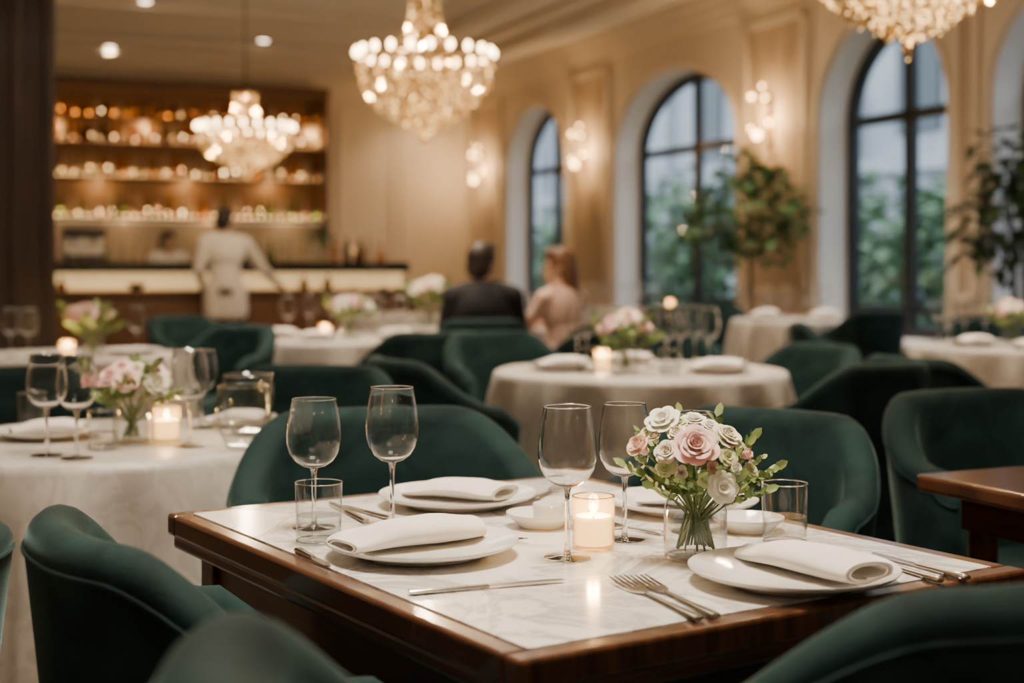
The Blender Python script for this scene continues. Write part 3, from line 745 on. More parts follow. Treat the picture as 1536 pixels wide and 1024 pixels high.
def sprig(base,tip,label,leafn=12,ls=.022,group=None,mat='leaf',name='greenery_sprig',round_=False):
    t=T(name,label,'greenery',base,0,group)
    b=Vector((0,0,0)); e=Vector(tip)-Vector(base); midp=e*.55+Vector((0,0,.016))
    path=[b,midp*.5+Vector((0,0,.004)),midp,e]
    MB().tube(path,[.0016,.0014,.0012,.0006],5).build('stem',M['stem'],t)
    mb=MB()
    for k in range(leafn):
        s=.55+.45*(k+1)/leafn
        p=midp+(e-midp)*((s-.55)/.45)
        d=(e-midp).normalized(); side=d.cross(Vector((0,0,1)))
        if side.length<.1: side=Vector((1,0,0))
        side.normalize(); sd=(1 if k%2 else -1)
        dr=(side*sd*random.uniform(.6,1)+d*.5+Vector((0,random.uniform(-.6,.2),random.uniform(-.1,.6)))).normalized()
        if k==leafn-1: dr=d
        nrm=dr.cross(Vector((random.uniform(-1,1),random.uniform(-1,1),.5))).normalized()
        w_=.5 if round_ else .36; L_=ls*random.uniform(.75,1.2)
        up=nrm.cross(dr)
        mb.add([tuple(p),tuple(p+dr*L_*.3+nrm*L_*w_*.8+up*L_*.05),tuple(p+dr*L_*.7+nrm*L_*w_*.7+up*L_*.04),tuple(p+dr*L_),tuple(p+dr*L_*.7-nrm*L_*w_*.7+up*L_*.04),tuple(p+dr*L_*.3-nrm*L_*w_*.8+up*L_*.05),tuple(p+dr*L_*.5-up*L_*.02)],
               [(0,1,6),(1,2,6),(2,3,6),(3,4,6),(4,5,6),(5,0,6)])
    mb.build('leaves',M[mat],t,recalc=False,angle=180)
    return t
VX,VY=gx(1043,2.0),2.0
put('vase','clear glass vase holding the pink and cream roses on the marble table',(VX,VY,ZT),0,None,(1.04,1.04,1.12))
def vb(pos):
    d=Vector((VX-pos[0],VY-pos[1],0)); d=d.normalized() if d.length>.001 else d
    return (VX+d.x*.026,VY+d.y*.026,ZT+.014)
mf=[('rose','pink',1042,676,-.055,.0285,(.0,-.75,.55),'large open pink rose at the front of the main bouquet','rose'),
 ('bud','peach',968,677,-.025,.0215,(-.6,-.45,.55),'peach pink rosebud at the left of the main bouquet','rose'),
 ('open','white',996,635,.0,.0235,(-.35,-.55,.8),'white flower at the top left of the main bouquet','flower'),
 ('rose','cream',1003,682,-.045,.017,(-.35,-.7,.55),'small cream rose between the peach bud and the pink rose','rose'),
 ('open','white',1081,731,-.06,.021,(.25,-.9,.2),'white open flower low at the front right of the main bouquet','flower'),
 ('rose','cream',1086,663,-.02,.0215,(.4,-.5,.75),'cream rose at the upper right of the main bouquet','rose'),
 ('bud','pink',1112,685,-.02,.013,(.7,-.4,.4),'small pink bud at the right of the main bouquet','rose'),
 ('rose','white',1040,640,.03,.0185,(.05,-.3,.9),'white rose at the top back of the main bouquet','rose'),
 ('bud','cream',1022,709,-.05,.0125,(-.2,-.9,.2),'tiny cream bud below the pink rose','rose'),
 ('rose','white',1064,646,.0,.014,(.2,-.4,.85),'small white rose behind the pink rose','rose'),
 ('bud','peach',1066,703,-.05,.0115,(.2,-.9,.3),'tiny peach bud under the pink rose at right','rose'),
 ('rose','cream',1016,654,-.02,.014,(-.1,-.6,.75),'small cream rose above the pink rose at left','rose'),
 ('bud','cream',985,662,-.01,.0125,(-.4,-.4,.8),'small cream bud between the white flower and the peach rosebud','rose'),
 ('bud','white',1098,705,-.05,.0115,(.5,-.7,.4),'small white bud at the right of the main bouquet below the pink bud','rose'),
 ('open','lime',1000,702,-.05,.0135,(-.3,-.8,.4),'pale green filler flower under the small cream rose','flower'),
 ('open','lime',1090,687,-.045,.0135,(.3,-.8,.5),'pale green filler flower beside the small pink bud','flower'),
 ('open','lime',1124,707,-.02,.012,(.6,-.6,.5),'pale green filler flower at the far right of the main bouquet','flower'),
 ('open','lime',1058,719,-.06,.012,(.0,-.9,.3),'pale green filler flower left of the low white flower','flower'),
 ('open','lime',972,651,.01,.012,(-.6,-.4,.7),'pale green filler flower above the peach rosebud','flower'),
 ('open','lime',1066,658,-.045,.011,(.2,-.8,.6),'pale green filler flower between the pink and cream roses','flower'),
 ('open','lime',1020,636,.0,.011,(-.1,-.5,.8),'pale green filler flower between the two top white blooms','flower')]
for kd,mt_,px,py,dz,r,ax,lb,nm in mf:
    Z=VY+dz; p=(gx(px,Z),Z,hz(py,Z)); flower(kd,mt_,p,ax,r,vb(p),lb,None,nm)
sg=[(1162,702,0,17,.020,'leafy sprig reaching farthest right from the main bouquet'),(1148,736,-.02,16,.018,'leafy sprig drooping at the right of the main bouquet'),(1128,658,.02,16,.022,'leafy sprig at the upper right of the main bouquet'),
 (940,700,0,13,.022,'leafy sprig at the left of the main bouquet'),(980,732,-.04,12,.020,'leafy sprig low at the left front of the main bouquet'),(1046,716,-.07,14,.018,'leafy sprig in the front centre below the pink rose'),
 (1110,712,-.05,16,.020,'leafy sprig at the front right beside the white flower'),(1020,620,.04,12,.020,'leafy sprig behind the white flowers at the top'),(1075,625,.04,12,.020,'leafy sprig at the top right behind the cream rose'),
 (1005,716,-.05,14,.019,'leafy sprig under the small cream rose'),(1105,700,-.02,22,.014,'fine leaved sprig around the small pink bud'),(960,650,.03,12,.018,'leafy sprig behind the peach rosebud'),(1135,718,.0,22,.014,'fine leaved sprig between the right hand leaves'),
 (1028,724,-.06,11,.017,'leafy sprig hanging over the vase rim at front left'),(1075,708,-.06,16,.016,'leafy sprig between the pink rose and the low white flower'),(985,710,-.03,14,.019,'leafy sprig below the peach rosebud'),
 (1020,670,-.05,16,.014,'fine leaved sprig beside the large pink rose at left'),(1068,680,-.055,16,.014,'fine leaved sprig beside the large pink rose at right'),(1142,688,.02,22,.014,'fine leaved sprig at the far right of the main bouquet'),(1112,732,-.06,16,.014,'fine leaved sprig below the low white flower'),
 (1148,716,.01,22,.014,'fine leaved sprig below the far right leaves of the main bouquet'),(952,684,.01,18,.014,'fine leaved sprig left of the peach rosebud')]
for px,py,dz,n,ls,lb in sg:
    Z=VY+dz; p=(gx(px,Z),Z,hz(py,Z)); sprig(vb(p),p,lb,n,ls,None,'leaf','greenery_sprig',ls<.0155)
def bouquet(x,y,s,where,nf,seed,cols=('pink','cream','white','peach'),z=ZT,spread=.085,ns=10):
    rnd=random.Random(seed)
    put('vase','clear glass vase '+where,(x,y,z),0,None,s)
    nm={'pink':'pink rose','cream':'cream rose','white':'white rose','peach':'peach rose'}
    for k in range(nf):
        a=k*2.399+seed; rr=spread*s*math.sqrt((k+.5)/nf); hh=(.180-.55*rr/s)*s*rnd.uniform(.95,1.05)
        p=(x+rr*math.cos(a),y+rr*math.sin(a)*.8-.01,z+hh)
        ax=(math.cos(a)*rr/s*9,math.sin(a)*rr/s*9-.5,.8); c=cols[k%len(cols)]
        flower(('rose','bud')[rnd.random()<.25],c,p,ax,.027*s*rnd.uniform(.8,1.15),(x-.02*math.cos(a)*s,y-.02*math.sin(a)*s,z+.014),nm[c]+' in the vase '+where,nm[c]+'s in the vase '+where)
    for k in range(ns):
        a=k*2*PI/ns+.4; p=(x+.105*s*math.cos(a),y+.085*s*math.sin(a),z+(.11+.07*(k%3)/2)*s)
        sprig((x-.02*math.cos(a)*s,y-.02*math.sin(a)*s,z+.014),p,'green leafy sprig in the vase '+where,14,.032*s,'green sprigs in the vase '+where)

# left table
put('plate','white plate at the left side of the left round table',(-1.115,3.42,ZT),0,None,.93)
put('napf','folded white napkin on the left plate of the left round table',(-1.115,3.42,ZT+.009),.3,None,(.9,.9,1.4))
put('plate','white plate at the right far side of the left round table',(-.70,3.69,ZT),0,None,.75)
put('napf','folded white napkin on the right far plate of the left round table',(-.70,3.69,ZT+.008),-.3,None,(.8,.8,1.3))
put('wine','leftmost wine glass on the left round table',pw(70,3.10)); put('wine','wine glass near the front of the left round table, left of the bouquet',pw(115,3.05))
put('wine','wine glass right of the candle on the left round table',pw(284,3.26),0,None,(1.05,1.05,1))
put('wine','wine glass at the far side of the left round table',pw(302,3.62),0,None,(.95,.95,.9))
put('goblet','large stemless glass at the near right edge of the left round table',pw(365,3.2),0,None,1.05); put('goblet','large stemless glass behind its twin on the left round table',pw(372,3.47),0,None,1.08)
put('tumbler','water tumbler just left of the bouquet on the left round table',pw(155,3.19)); put('tumbler','water tumbler at the far left of the left round table',pw(48,3.62))
candle(gx(250,3.36),3.36,'beside the bouquet on the left round table',1.6)
bouquet(gx(197,3.3),3.3,1.0,'on the left round table',11,3,('pink','cream','peach','pink'))
# middle table
put('plate','white plate at the left of the middle round table',(.20,5.66,ZT)); put('napf','folded napkin on the left plate of the middle round table',(.20,5.66,ZT+.010),.1,None,(1.05,1.05,1.8))
put('plate','white plate at the right of the middle round table',(.80,5.52,ZT)); put('napf','folded napkin on the right plate of the middle round table',(.80,5.52,ZT+.010),-.2,None,(1.05,1.05,1.8))
put('plate','white plate at the far right of the middle round table',(.86,5.90,ZT),0,None,.85); put('plate','white plate at the far side of the middle round table',(.50,6.10,ZT),0,None,.85)
put('napf','folded napkin on the far side plate of the middle round table',(.50,6.10,ZT+.009),.2,None,(.9,.9,1.5))
for px,Z,lb in ((880,6.0,'wine glass behind the candle on the middle round table'),(1020,5.85,'wine glass left of its neighbour at the right of the middle round table'),(1063,5.70,'wine glass rightmost on the middle round table'),(975,5.80,'wine glass behind the bouquet on the middle round table'),(866,5.86,'wine glass at the far left of the middle round table'),(1000,5.68,'wine glass just right of the bouquet on the middle round table'),(1042,5.92,'wine glass between the two rightmost on the middle round table')): put('wine',lb,pw(px,Z),0,None,(1.1,1.1,1.12))
put('tumbler','water tumbler at the right of the middle round table',pw(1100,5.72),0,None,1.1); put('tumbler','water tumbler near the front of the middle round table',pw(1005,5.38),0,None,1.1)
put('tumbler','water tumbler left of the candle on the middle round table',pw(880,5.52),0,None,1.1)
candle(gx(903,5.72),5.72,'on the middle round table',2.6)
bouquet(gx(938,5.52),5.52,1.2,'on the middle round table',11,5,('peach','cream','pink','cream'))
# second-row table
put('plate','white plate at the left of the second-row table',(-1.36,8.30,ZT)); put('napf','folded napkin on the left plate of the second-row table',(-1.36,8.30,ZT+.01),0,None,(1,1,1.8))
put('plate','white plate at the right of the second-row table',(-.68,8.30,ZT)); put('napf','folded napkin on the right plate of the second-row table',(-.68,8.30,ZT+.01),.3,None,(1,1,1.8))
put('plate','white plate at the near side of the second-row table',(-1.10,7.95,ZT),0,None,.9); put('napf','folded napkin on the near plate of the second-row table',(-1.10,7.95,ZT+.01),.1,None,(1,1,1.8))
for px,Z,lb in ((465,8.45,'wine glass left of the bouquet on the second-row table'),(560,8.5,'wine glass just right of the bouquet on the second-row table'),(600,8.08,'wine glass rightmost on the second-row table'),(432,8.12,'wine glass leftmost on the second-row table'),(500,8.65,'wine glass at the far side of the second-row table'),(548,8.62,'wine glass behind the bouquet on the second-row table')): put('wine',lb,pw(px,Z),0,None,(1.1,1.1,1.1))
candle(gx(487,8.2),8.2,'on the second-row table',2.6); bouquet(gx(525,8.2),8.2,1.3,'on the second-row table',10,8,('pink','cream','peach','white'))
# right table
put('plate','white plate at the left of the right-hand round table',(2.40,7.40,ZT)); put('napf','folded napkin on the plate of the right-hand round table',(2.40,7.40,ZT+.01),.4,None,(1,1,1.8))
put('plate','white plate at the near side of the right-hand round table',(2.60,7.10,ZT),0,None,.9); put('napf','folded napkin on the near side plate of the right-hand round table',(2.60,7.10,ZT+.01),.1,None,(1,1,1.8))
for k,(px,Z) in enumerate(((1408,7.80),(1425,7.66),(1447,7.58),(1478,7.66))): put('wine','wine glass on the right-hand round table, %s from left'%('first','second','third','fourth')[k],pw(px,Z),0,None,(1.1,1.1,1.08))
bouquet(gx(1517,7.5),7.5,1.2,'on the right-hand round table',9,2,('peach','cream','pink','peach'))
# far right table
for dx,dy,lb in ((-.25,-.1,'left'),(.22,-.08,'right')):
    put('plate','white plate at the %s of the table beside the potted fig tree'%lb,(2.22+dx,11.2+dy,ZT)); put('napf','folded napkin on the %s plate of the table beside the potted fig tree'%lb,(2.22+dx,11.2+dy,ZT+.01),0,None,(1.1,1.1,2.8))
for k,(dx,dy) in enumerate(((-.36,.16),(-.15,.2),(-.02,.1),(.12,-.02),(.3,.2))): put('wine','wine glass on the table beside the potted fig tree, %s from left'%('first','second','third','fourth','fifth')[k],(2.2+dx,11.2+dy,ZT),0,None,1.2)
# left far table
put('wine','leftmost wine glass on the table beside the dark pillar',pw(16,6.45)); put('wine','wine glass second from left on the table beside the dark pillar',pw(43,6.4))
put('wine','wine glass right of the bouquet on the table beside the dark pillar',pw(205,6.75)); put('plate','white plate on the table beside the dark pillar',(-1.80,6.75,ZT))
candle(gx(101,6.4),6.4,'on the table beside the dark pillar',2.6); bouquet(gx(138,6.55),6.55,1.25,'on the table beside the dark pillar',9,4,('pink','peach','cream','pink'))
# couple's table + far tables
bouquet(gx(645,9.72),9.72,1.7,'on the table of the seated couple',10,6,('cream','white','peach','cream'))
put('wine','wine glass on the table of the seated couple, right of the man',(.0,9.75,ZT)); put('wine','wine glass on the table of the seated couple, beside the woman',(.16,9.95,ZT))
for k,(px,Z) in enumerate(((575,12.1),(600,12.2),(625,12.0))): put('wine','%s wine glass on the table nearest the bar'%('left','middle','right')[k],pw(px,Z),0,None,1.1)
put('plate','white plate on the table nearest the bar',(-1.15,12.05,ZT))
for k,(px,Z) in enumerate(((890,14.1),(908,14.0),(926,13.9),(944,14.15),(962,14.0),(984,13.95))): put('wine','wine glass on the far table below the middle window, %s from left'%('first','second','third','fourth','fifth','sixth')[k],pw(px,Z),0,None,1.2)
candle(gx(1005,14.15),14.15,'on the far table below the middle window',2.6)

# ------------------------------------------------------------ bar
BX,BY=room(.2,14.13)
def rp(u,v,z): x,y=room(u,v); return (x,y,z)
br=T('bar_counter','long wooden bar counter with a glowing cream panel and dark raised ledge','bar',(BX,BY,0),TH)
W=4.5
MB().box((W/2,.30,.44),(W,.55,.88)).build('base',M['barwood'],br,smooth=False)
for k in range(7): MB().box((.35+k*.63,.015,.46),(.5,.02,.68)).build('front_panel',M['barwood'],br,smooth=False,bev=.006)
MB().box((W/2,.24,.905),(W+.06,.56,.05)).build('counter_top',M['shelf'],br,smooth=False,bev=.008)
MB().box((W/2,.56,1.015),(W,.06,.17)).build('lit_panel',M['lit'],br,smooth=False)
MB().box((W/2,.74,.55),(W,.3,1.1)).build('cabinet',M['barwood'],br,smooth=False)
MB().box((W/2,.68,1.155),(W+.05,.60,.11)).build('ledge',M['darkstone'],br,smooth=False,bev=.006)
ZL=1.2105
SX,SY=room(.55,19.98)
sh=T('bar_shelving','tall lit wooden back-bar shelving filled with bottles','shelf',(SX,SY,0),TH)
SW=4.6; SHZ=[1.83,2.38,2.84,3.17]
MB().box((SW/2,-.02,1.9),(SW,.04,3.5)).build('back_panel',M['backpanel'],sh,smooth=False)
for z in SHZ: MB().box((SW/2,-.20,z-.025),(SW,.34,.05)).build('shelf_board',M['shelf'],sh,smooth=False,bev=.005)
for z in SHZ: MB().box((SW/2,-.05,z+.016),(SW-.1,.016,.030)).build('light_strip',M['glow'],sh,smooth=False)
pk=None; prn=random.Random(11)
for zi,z in enumerate(SHZ):
    n=25
    for k in range(n):
        if pk is None:
            o=MB().ball((0,0,0),(.026,.010,.026),12,8).build('puck_light',M['strip'],sh); pk=o.data
        else:
            o=bpy.data.objects.new('puck_light',pk); C.objects.link(o); o.parent=sh
        o.location=(.75+k*(SW-.85)/(n-1)+prn.uniform(-.05,.05),-.055,z+.05+prn.uniform(0,.07)); s_=prn.choice((.35,.45,.55,.7,.8)); o.scale=(s_,1,s_)
MB().box((SW/2,-.22,SHZ[0]-.056),(SW-.1,.04,.010)).build('under_light',M['under'],sh,smooth=False)
MB().box((SW/2,-.2,3.62),(SW+.08,.42,.12)).build('top_rail',M['shelf'],sh,smooth=False)
for x in (0,SW): MB().box((x,-.2,1.85),(.06,.40,3.6)).build('side_panel',M['shelf'],sh,smooth=False)
MB().box((SW/2,-.28,.48),(SW,.52,.96)).build('cabinet',M['barwood'],sh,smooth=False)
MB().box((SW/2,-.28,.98),(SW,.56,.05)).build('cabinet_top',M['darkstone'],sh,smooth=False)
MB().box((SW/2,-.045,1.40),(SW-.1,.012,.78)).build('splashback',M['panel'],sh,smooth=False)
for k in range(8): light('shelf_glow','POINT',rp(.9+k*.58,19.72,3.05 if k%2 else 2.27),5.2,(1,.64,.28),.02)
for k in range(4): light('shelf_glow','POINT',rp(1.3+k*1.1,19.62,1.74),2.6,(1,.70,.38),.02)
shapes=[[(0,0),(.036,0),(.038,.01),(.038,.18),(.03,.22),(.014,.25),(.013,.31),(.015,.312),(.015,.325),(0,.325)],
 [(0,0),(.045,0),(.047,.01),(.047,.14),(.04,.17),(.016,.19),(.015,.24),(.02,.242),(.02,.265),(0,.265)],
 [(0,0),(.033,0),(.034,.01),(.037,.2),(.02,.235),(.013,.26),(.013,.3),(.016,.302),(.016,.32),(0,.32)],
 [(0,0),(.05,0),(.055,.03),(.05,.10),(.02,.15),(.014,.18),(.014,.22),(.022,.225),(.018,.25),(0,.25)]]
cols=['amber','clear','green','dark','rose']
def mkb(i,c): return lambda: MB().lathe(shapes[i],16).build('bottle',M['b_'+c],angle=50)
for i in range(4):
    for c in cols: BUILD['bottle%d%s'%(i,c)]=mkb(i,c); CAT['bottle%d%s'%(i,c)]='bottle'
adj={'amber':'amber','clear':'pale','green':'green','dark':'dark','rose':'rose-tinted'}
lev=['lowest','second','third','top']
for si,z in enumerate(SHZ):
    u=1.30; wts=[('amber','clear','clear','green','rose'),('clear','clear','amber','dark','clear'),('amber','clear','amber','clear','dark'),('amber','amber','dark','clear','amber')][si]
    while u<5.05:
        c=random.choice(wts); i=random.randrange(4)
        if si==3: i=random.choice((1,3))
        sc=random.uniform(.90,1.10) if si<3 else random.uniform(.8,.95)
        put('bottle%d%s'%(i,c),'%s liquor bottle on the %s lit shelf behind the bar'%(adj[c],lev[si]),rp(u,19.77-random.uniform(0,.06),z+.001),random.uniform(0,6),'%s bottles on the %s bar shelf'%(adj[c],lev[si]),(.85,.85,sc))
        u+=random.uniform(.082,.10)
u=2.6
while u<4.6:
    c=random.choice(('green','clear','dark','clear','amber','clear')); put('bottle%d%s'%(random.randrange(4),c),'%s bottle standing on the dark raised bar ledge'%adj[c],rp(u,14.85+random.uniform(-.1,.1),ZL),0,'%s bottles on the bar ledge'%adj[c],(1,1,random.uniform(.8,1.05))); u+=random.uniform(.10,.14)
for k in range(8): put('wine','wine glass standing on the dark raised bar ledge',rp(2.68+k*.24,14.66,ZL),0,'wine glasses on the raised bar ledge')
for u in (.98,1.11,1.68,1.80,1.92):
    put('bottle%dclear'%random.randrange(4),'pale bottle near the coffee machine on the bar ledge',rp(u,14.9,ZL),0,'pale bottles near the coffee machine')
for k in range(22):
    c=random.choice(('dark','clear','green','amber')); put('bottle%d%s'%(random.randrange(4),c),'%s bottle on the back counter under the shelves'%adj[c],rp(1.3+k*.17,19.62,1.006),0,'%s bottles on the back counter'%adj[c],1.2)
cm=T('coffee_machine','steel and black coffee machine on the left end of the bar ledge','coffee machine',rp(1.40,14.86,ZL),TH)
MB().box((0,0,.04),(.40,.32,.06)).build('base',M['blackp'],cm,smooth=False,bev=.01)
MB().box((0,.08,.17),(.40,.16,.22)).build('body',M['steel'],cm,smooth=False,bev=.01)
MB().box((0,0,.29),(.42,.34,.08)).build('top',M['blackp'],cm,smooth=False,bev=.015)
for sx in (-.1,.1): MB().tube([(sx,-.06,.25),(sx,-.06,.19),(sx,-.18,.185)],.014,8).build('portafilter',M['steel'],cm)
for lb,u in (('left',3.45),('middle',3.68),('right',4.05)):
    put('tumbler','glass on the bar counter before the lit panel, %s of three'%lb,rp(u,14.30,.9305),0,None,1.2)
for k,u in enumerate((1.3,1.45,2.2,2.34,2.48,3.0,3.12,3.25,3.9,4.25,4.38)):
    put('wine','wine glass standing on the bar counter before the lit panel',rp(u,14.36,.9305),0,'wine glasses on the bar counter')
for u in (1.15,2.75,3.55,3.80):
    put('bottle%ddark'%random.choice((1,3)),'short dark bottle on the bar counter before the lit panel',rp(u,14.42,.9305),0,'short dark bottles on the bar counter',(1,1,random.uniform(.4,.6)))
bw_=MB().lathe([(0,0),(.05,0),(.09,.05),(.095,.07),(.09,.07),(.05,.01),(0,.008)],24).build('bowl',M['blackp']); bw_.location=rp(1.85,14.32,.9305); tag(bw_,'dark bowl on the bar counter in front of the lit panel','bowl')
tl=T('table_lamp','small glowing lamp on the right end of the bar ledge','lamp',rp(4.25,14.98,ZL),TH)
MB().lathe([(0,0),(.05,0),(.05,.01),(.012,.02),(.01,.12),(0,.12)],20).build('base',M['brass'],tl)
MB().lathe([(.05,.10),(.06,.10),(.04,.15),(0,.155)],20).build('shade',M['lit'],tl)
x,y,z=rp(3.85,14.97,ZL)
pt=tree('small leafy plant in a pot on the bar ledge',x,y,z,[((0,0,.24),(.14,.12,.1)),((.06,0,.3),(.1,.1,.08)),((-.07,0,.27),(.1,.1,.08))],120,.06,[(0,0,.07),(0,0,.2)],M['leafd'],name='potted_plant',cat='plant')
MB().lathe([(0,0),(.045,0),(.06,.09),(.055,.09),(.05,.07),(0,.07)],20).build('pot',M['pot'],pt)
# ------------------------------------------------------------ chandeliers, sconces, downlights
def beadto(cb,p,s):
    cb.add([(p[0]+s,p[1],p[2]),(p[0],p[1]+s,p[2]),(p[0]-s,p[1],p[2]),(p[0],p[1]-s,p[2]),(p[0],p[1],p[2]+1.3*s),(p[0],p[1],p[2]-1.3*s)],
               [(0,1,4),(1,2,4),(2,3,4),(3,0,4),(1,0,5),(2,1,5),(3,2,5),(0,3,5)])
def chandelier(label,x,y,z,R=.45,hs=1):
    t=T('chandelier',label,'chandelier',(x,y,z))
    MB().tube([(0,0,.40*hs),(0,0,HC-z)],.007,8).build('rod',M['bronze'],t)
    MB().lathe([(0,HC-z-.05),(.05,HC-z-.05),(.08,HC-z-.01),(.08,HC-z),(0,HC-z)],24).build('ceiling_rose',M['bronze'],t)
    fr=MB()
    for rr,zz in ((R,-.03),(R*.55,.02),(.12,.38*hs)): fr.ring(rr,zz,.007,40)
    for k in range(8):
        a=2*PI*k/8; fr.tube([(.03*math.cos(a),.03*math.sin(a),.36*hs),(.12*math.cos(a),.12*math.sin(a),.06),(R*math.cos(a),R*math.sin(a),-.03)],.005,5)
    fr.build('frame',M['brass'],t)
    nb=22; bm=None
    for k in range(nb):
        a=2*PI*k/nb; p=(R*math.cos(a),R*math.sin(a),.018)
        if bm is None:
            b=MB(); b.ball((0,0,0),(.018,.018,.027),14,10); bo=b.build('bulb',M['bulb'],t); bm=bo.data
            s_=MB().lathe([(0,-.055),(.012,-.055),(.02,-.04),(.012,-.026),(0,-.026)],10).build('socket',M['brass'],bo); smh=s_.data
        else:
            bo=bpy.data.objects.new('bulb',bm); C.objects.link(bo); bo.parent=t
            s_=bpy.data.objects.new('socket',smh); C.objects.link(s_); s_.parent=bo
        bo.location=p
    cb=MB(); rnd=random.Random(3)
    for j in range(17):
        f=j/16; zz=(-.05-.45*f)*hs; rr=R*.95*(1-f**2.3)+.012
        for off in (1,.72,.4):
            r2=rr*off; n=max(3,int(2*PI*r2/.048))
            for k in range(n):
                a=2*PI*k/n+j*.5+off
                beadto(cb,(r2*math.cos(a),r2*math.sin(a),zz+rnd.uniform(-.012,.012)),.0105*rnd.uniform(.7,1.35))
    for j in range(15):
        f=j/14; zz=(.03+.36*f)*hs; rr=.09+.11*(1-f)**3
        n=max(4,int(2*PI*rr/.046))
        for k in range(n):
            a=2*PI*k/n+j*.4; beadto(cb,(rr*math.cos(a),rr*math.sin(a),zz),.010*rnd.uniform(.7,1.3))
    beadto(cb,(0,0,-.53*hs),.026)
    o=cb.build('crystal_beads',M['crystal'],t,smooth=False); o['kind']='stuff'
    light('chandelier_light','POINT',(x,y,z+.10),74,WARM,.03)
    return t
chandelier('large crystal chandelier hanging at the centre top of the view',gx(637,8.9),8.9,2.475,.43)
chandelier('smaller looking crystal chandelier hanging far back in front of the bar shelves',gx(368,12.2),12.2,2.34,.41,.76)
chandelier('crystal chandelier cut off by the top right edge of the view',gx(1361,5.25),5.25,2.48)
def sconce(v,label):
    x,y=room(U-.03,v); t=T('wall_sconce',label,'wall lamp',(x,y,2.40),TH)
    MB().box((0,0,.14),(.03,.09,.55)).build('backplate',M['brass'],t,bev=.012)
    cb=MB(); rnd=random.Random(int(v*10))
    for (du,dv,dz,r) in ((-.18,-.04,.0,.040),(-.13,.15,.08,.018),(-.13,-.17,.11,.017),(-.16,.09,.38,.023),(-.13,-.10,.35,.020),(-.10,.0,.47,.016)):
        MB().tube([(0,dv*.3,dz+.0),(du*.6,dv*.8,dz-.07),(du,dv,dz-.05)],.006,6).build('arm',M['brass'],t)
        MB().lathe([(0,-.9*r),(r*.6,-.7*r),(r*.95,-.2*r),(r*.9,.5*r),(0,.95*r)],16,c=(du,dv,dz)).build('shade',M['shade'],t)
        for k in range(16):
            a=rnd.uniform(0,6.28); q=rnd.uniform(.02,.085); beadto(cb,(du+q*math.cos(a),dv+q*math.sin(a),dz-rnd.uniform(-.06,.13)),.009)
    o=cb.build('crystal_beads',M['crystal'],t,smooth=False); o['kind']='stuff'
    x,y=room(U-.22,v); light('sconce_light','POINT',(x,y,2.56),36,(1,.63,.29),.03)
sconce(19.2,'glowing brass wall lamp in the far corner left of the farthest window')
sconce(15.72,'glowing brass wall lamp between the far and middle arched windows')
sconce(11.6,'glowing brass wall lamp between the middle and right arched windows')
dl=[(165,70),(490,82),(803,27),(218,1),(148,106),(476,117),(395,60),(640,112),(232,105)]
dn=['left of the far chandelier rod','right of the far chandelier rod','right of the central chandelier','at the top left edge of the view','far left above the bar shelves','above the right end of the bar shelves','just right of the far chandelier rod','far back behind the central chandelier','above the middle of the bar shelves']
for (px,py),lb in zip(dl,dn):
    Z=(HC-H)*F/(400-py); x=gx(px,Z)
    t=T('ceiling_downlight','small round recessed ceiling light '+lb,'ceiling light',(x,Z,HC))
    MB().lathe([(.06,-.001),(.085,-.001),(.088,-.012),(.06,-.012)],24).build('ring',M['brass'],t)
    MB().lathe([(0,-.004),(.06,-.004),(.06,-.009),(0,-.010)],24).build('lens',M['down'],t)
    light('downlight','SPOT',(x,Z,HC-.03),68,WARM,.05,(0,0,0),110)

# ------------------------------------------------------------ people
def bake(mb,name,mat,parent,vox,it=4):
    o=mb.build(name,mat,None,recalc=True)
    m=o.modifiers.new('r','REMESH'); m.mode='VOXEL'; m.voxel_size=vox
    s=o.modifiers.new('s','SMOOTH'); s.factor=.5; s.iterations=it
    dg=bpy.context.evaluated_depsgraph_get()
    me=bpy.data.meshes.new_from_object(o.evaluated_get(dg)); o.modifiers.clear(); o.data=me
    me.name=name; me.materials.clear(); me.materials.append(mat)
    me.polygons.foreach_set('use_smooth',[True]*len(me.polygons))
    o.parent=parent; return o
SEAT=dict(pel=(0,-.04,.57),waist=(0,-.06,.74),chest=(0,-.05,.90),neck=(0,-.035,1.05),head=(0,-.01,1.175),sh=(.185,-.05,.98),el=(.235,.10,.76),wr=(.15,.33,.80),hip=(.095,.0,.545),kn=(.12,.42,.54),an=(.12,.40,.09),hand=(-.35,.93,-.05))
STAND=dict(pel=(0,0,.93),waist=(0,.0,1.08),chest=(0,.0,1.27),neck=(0,.005,1.45),head=(0,.025,1.585),sh=(.185,0,1.385),el=(.25,-.03,1.12),wr=(.22,.18,.98),hip=(.095,0,.90),kn=(.11,.03,.50),an=(.11,-.01,.085),hand=(-.1,.9,-.3))
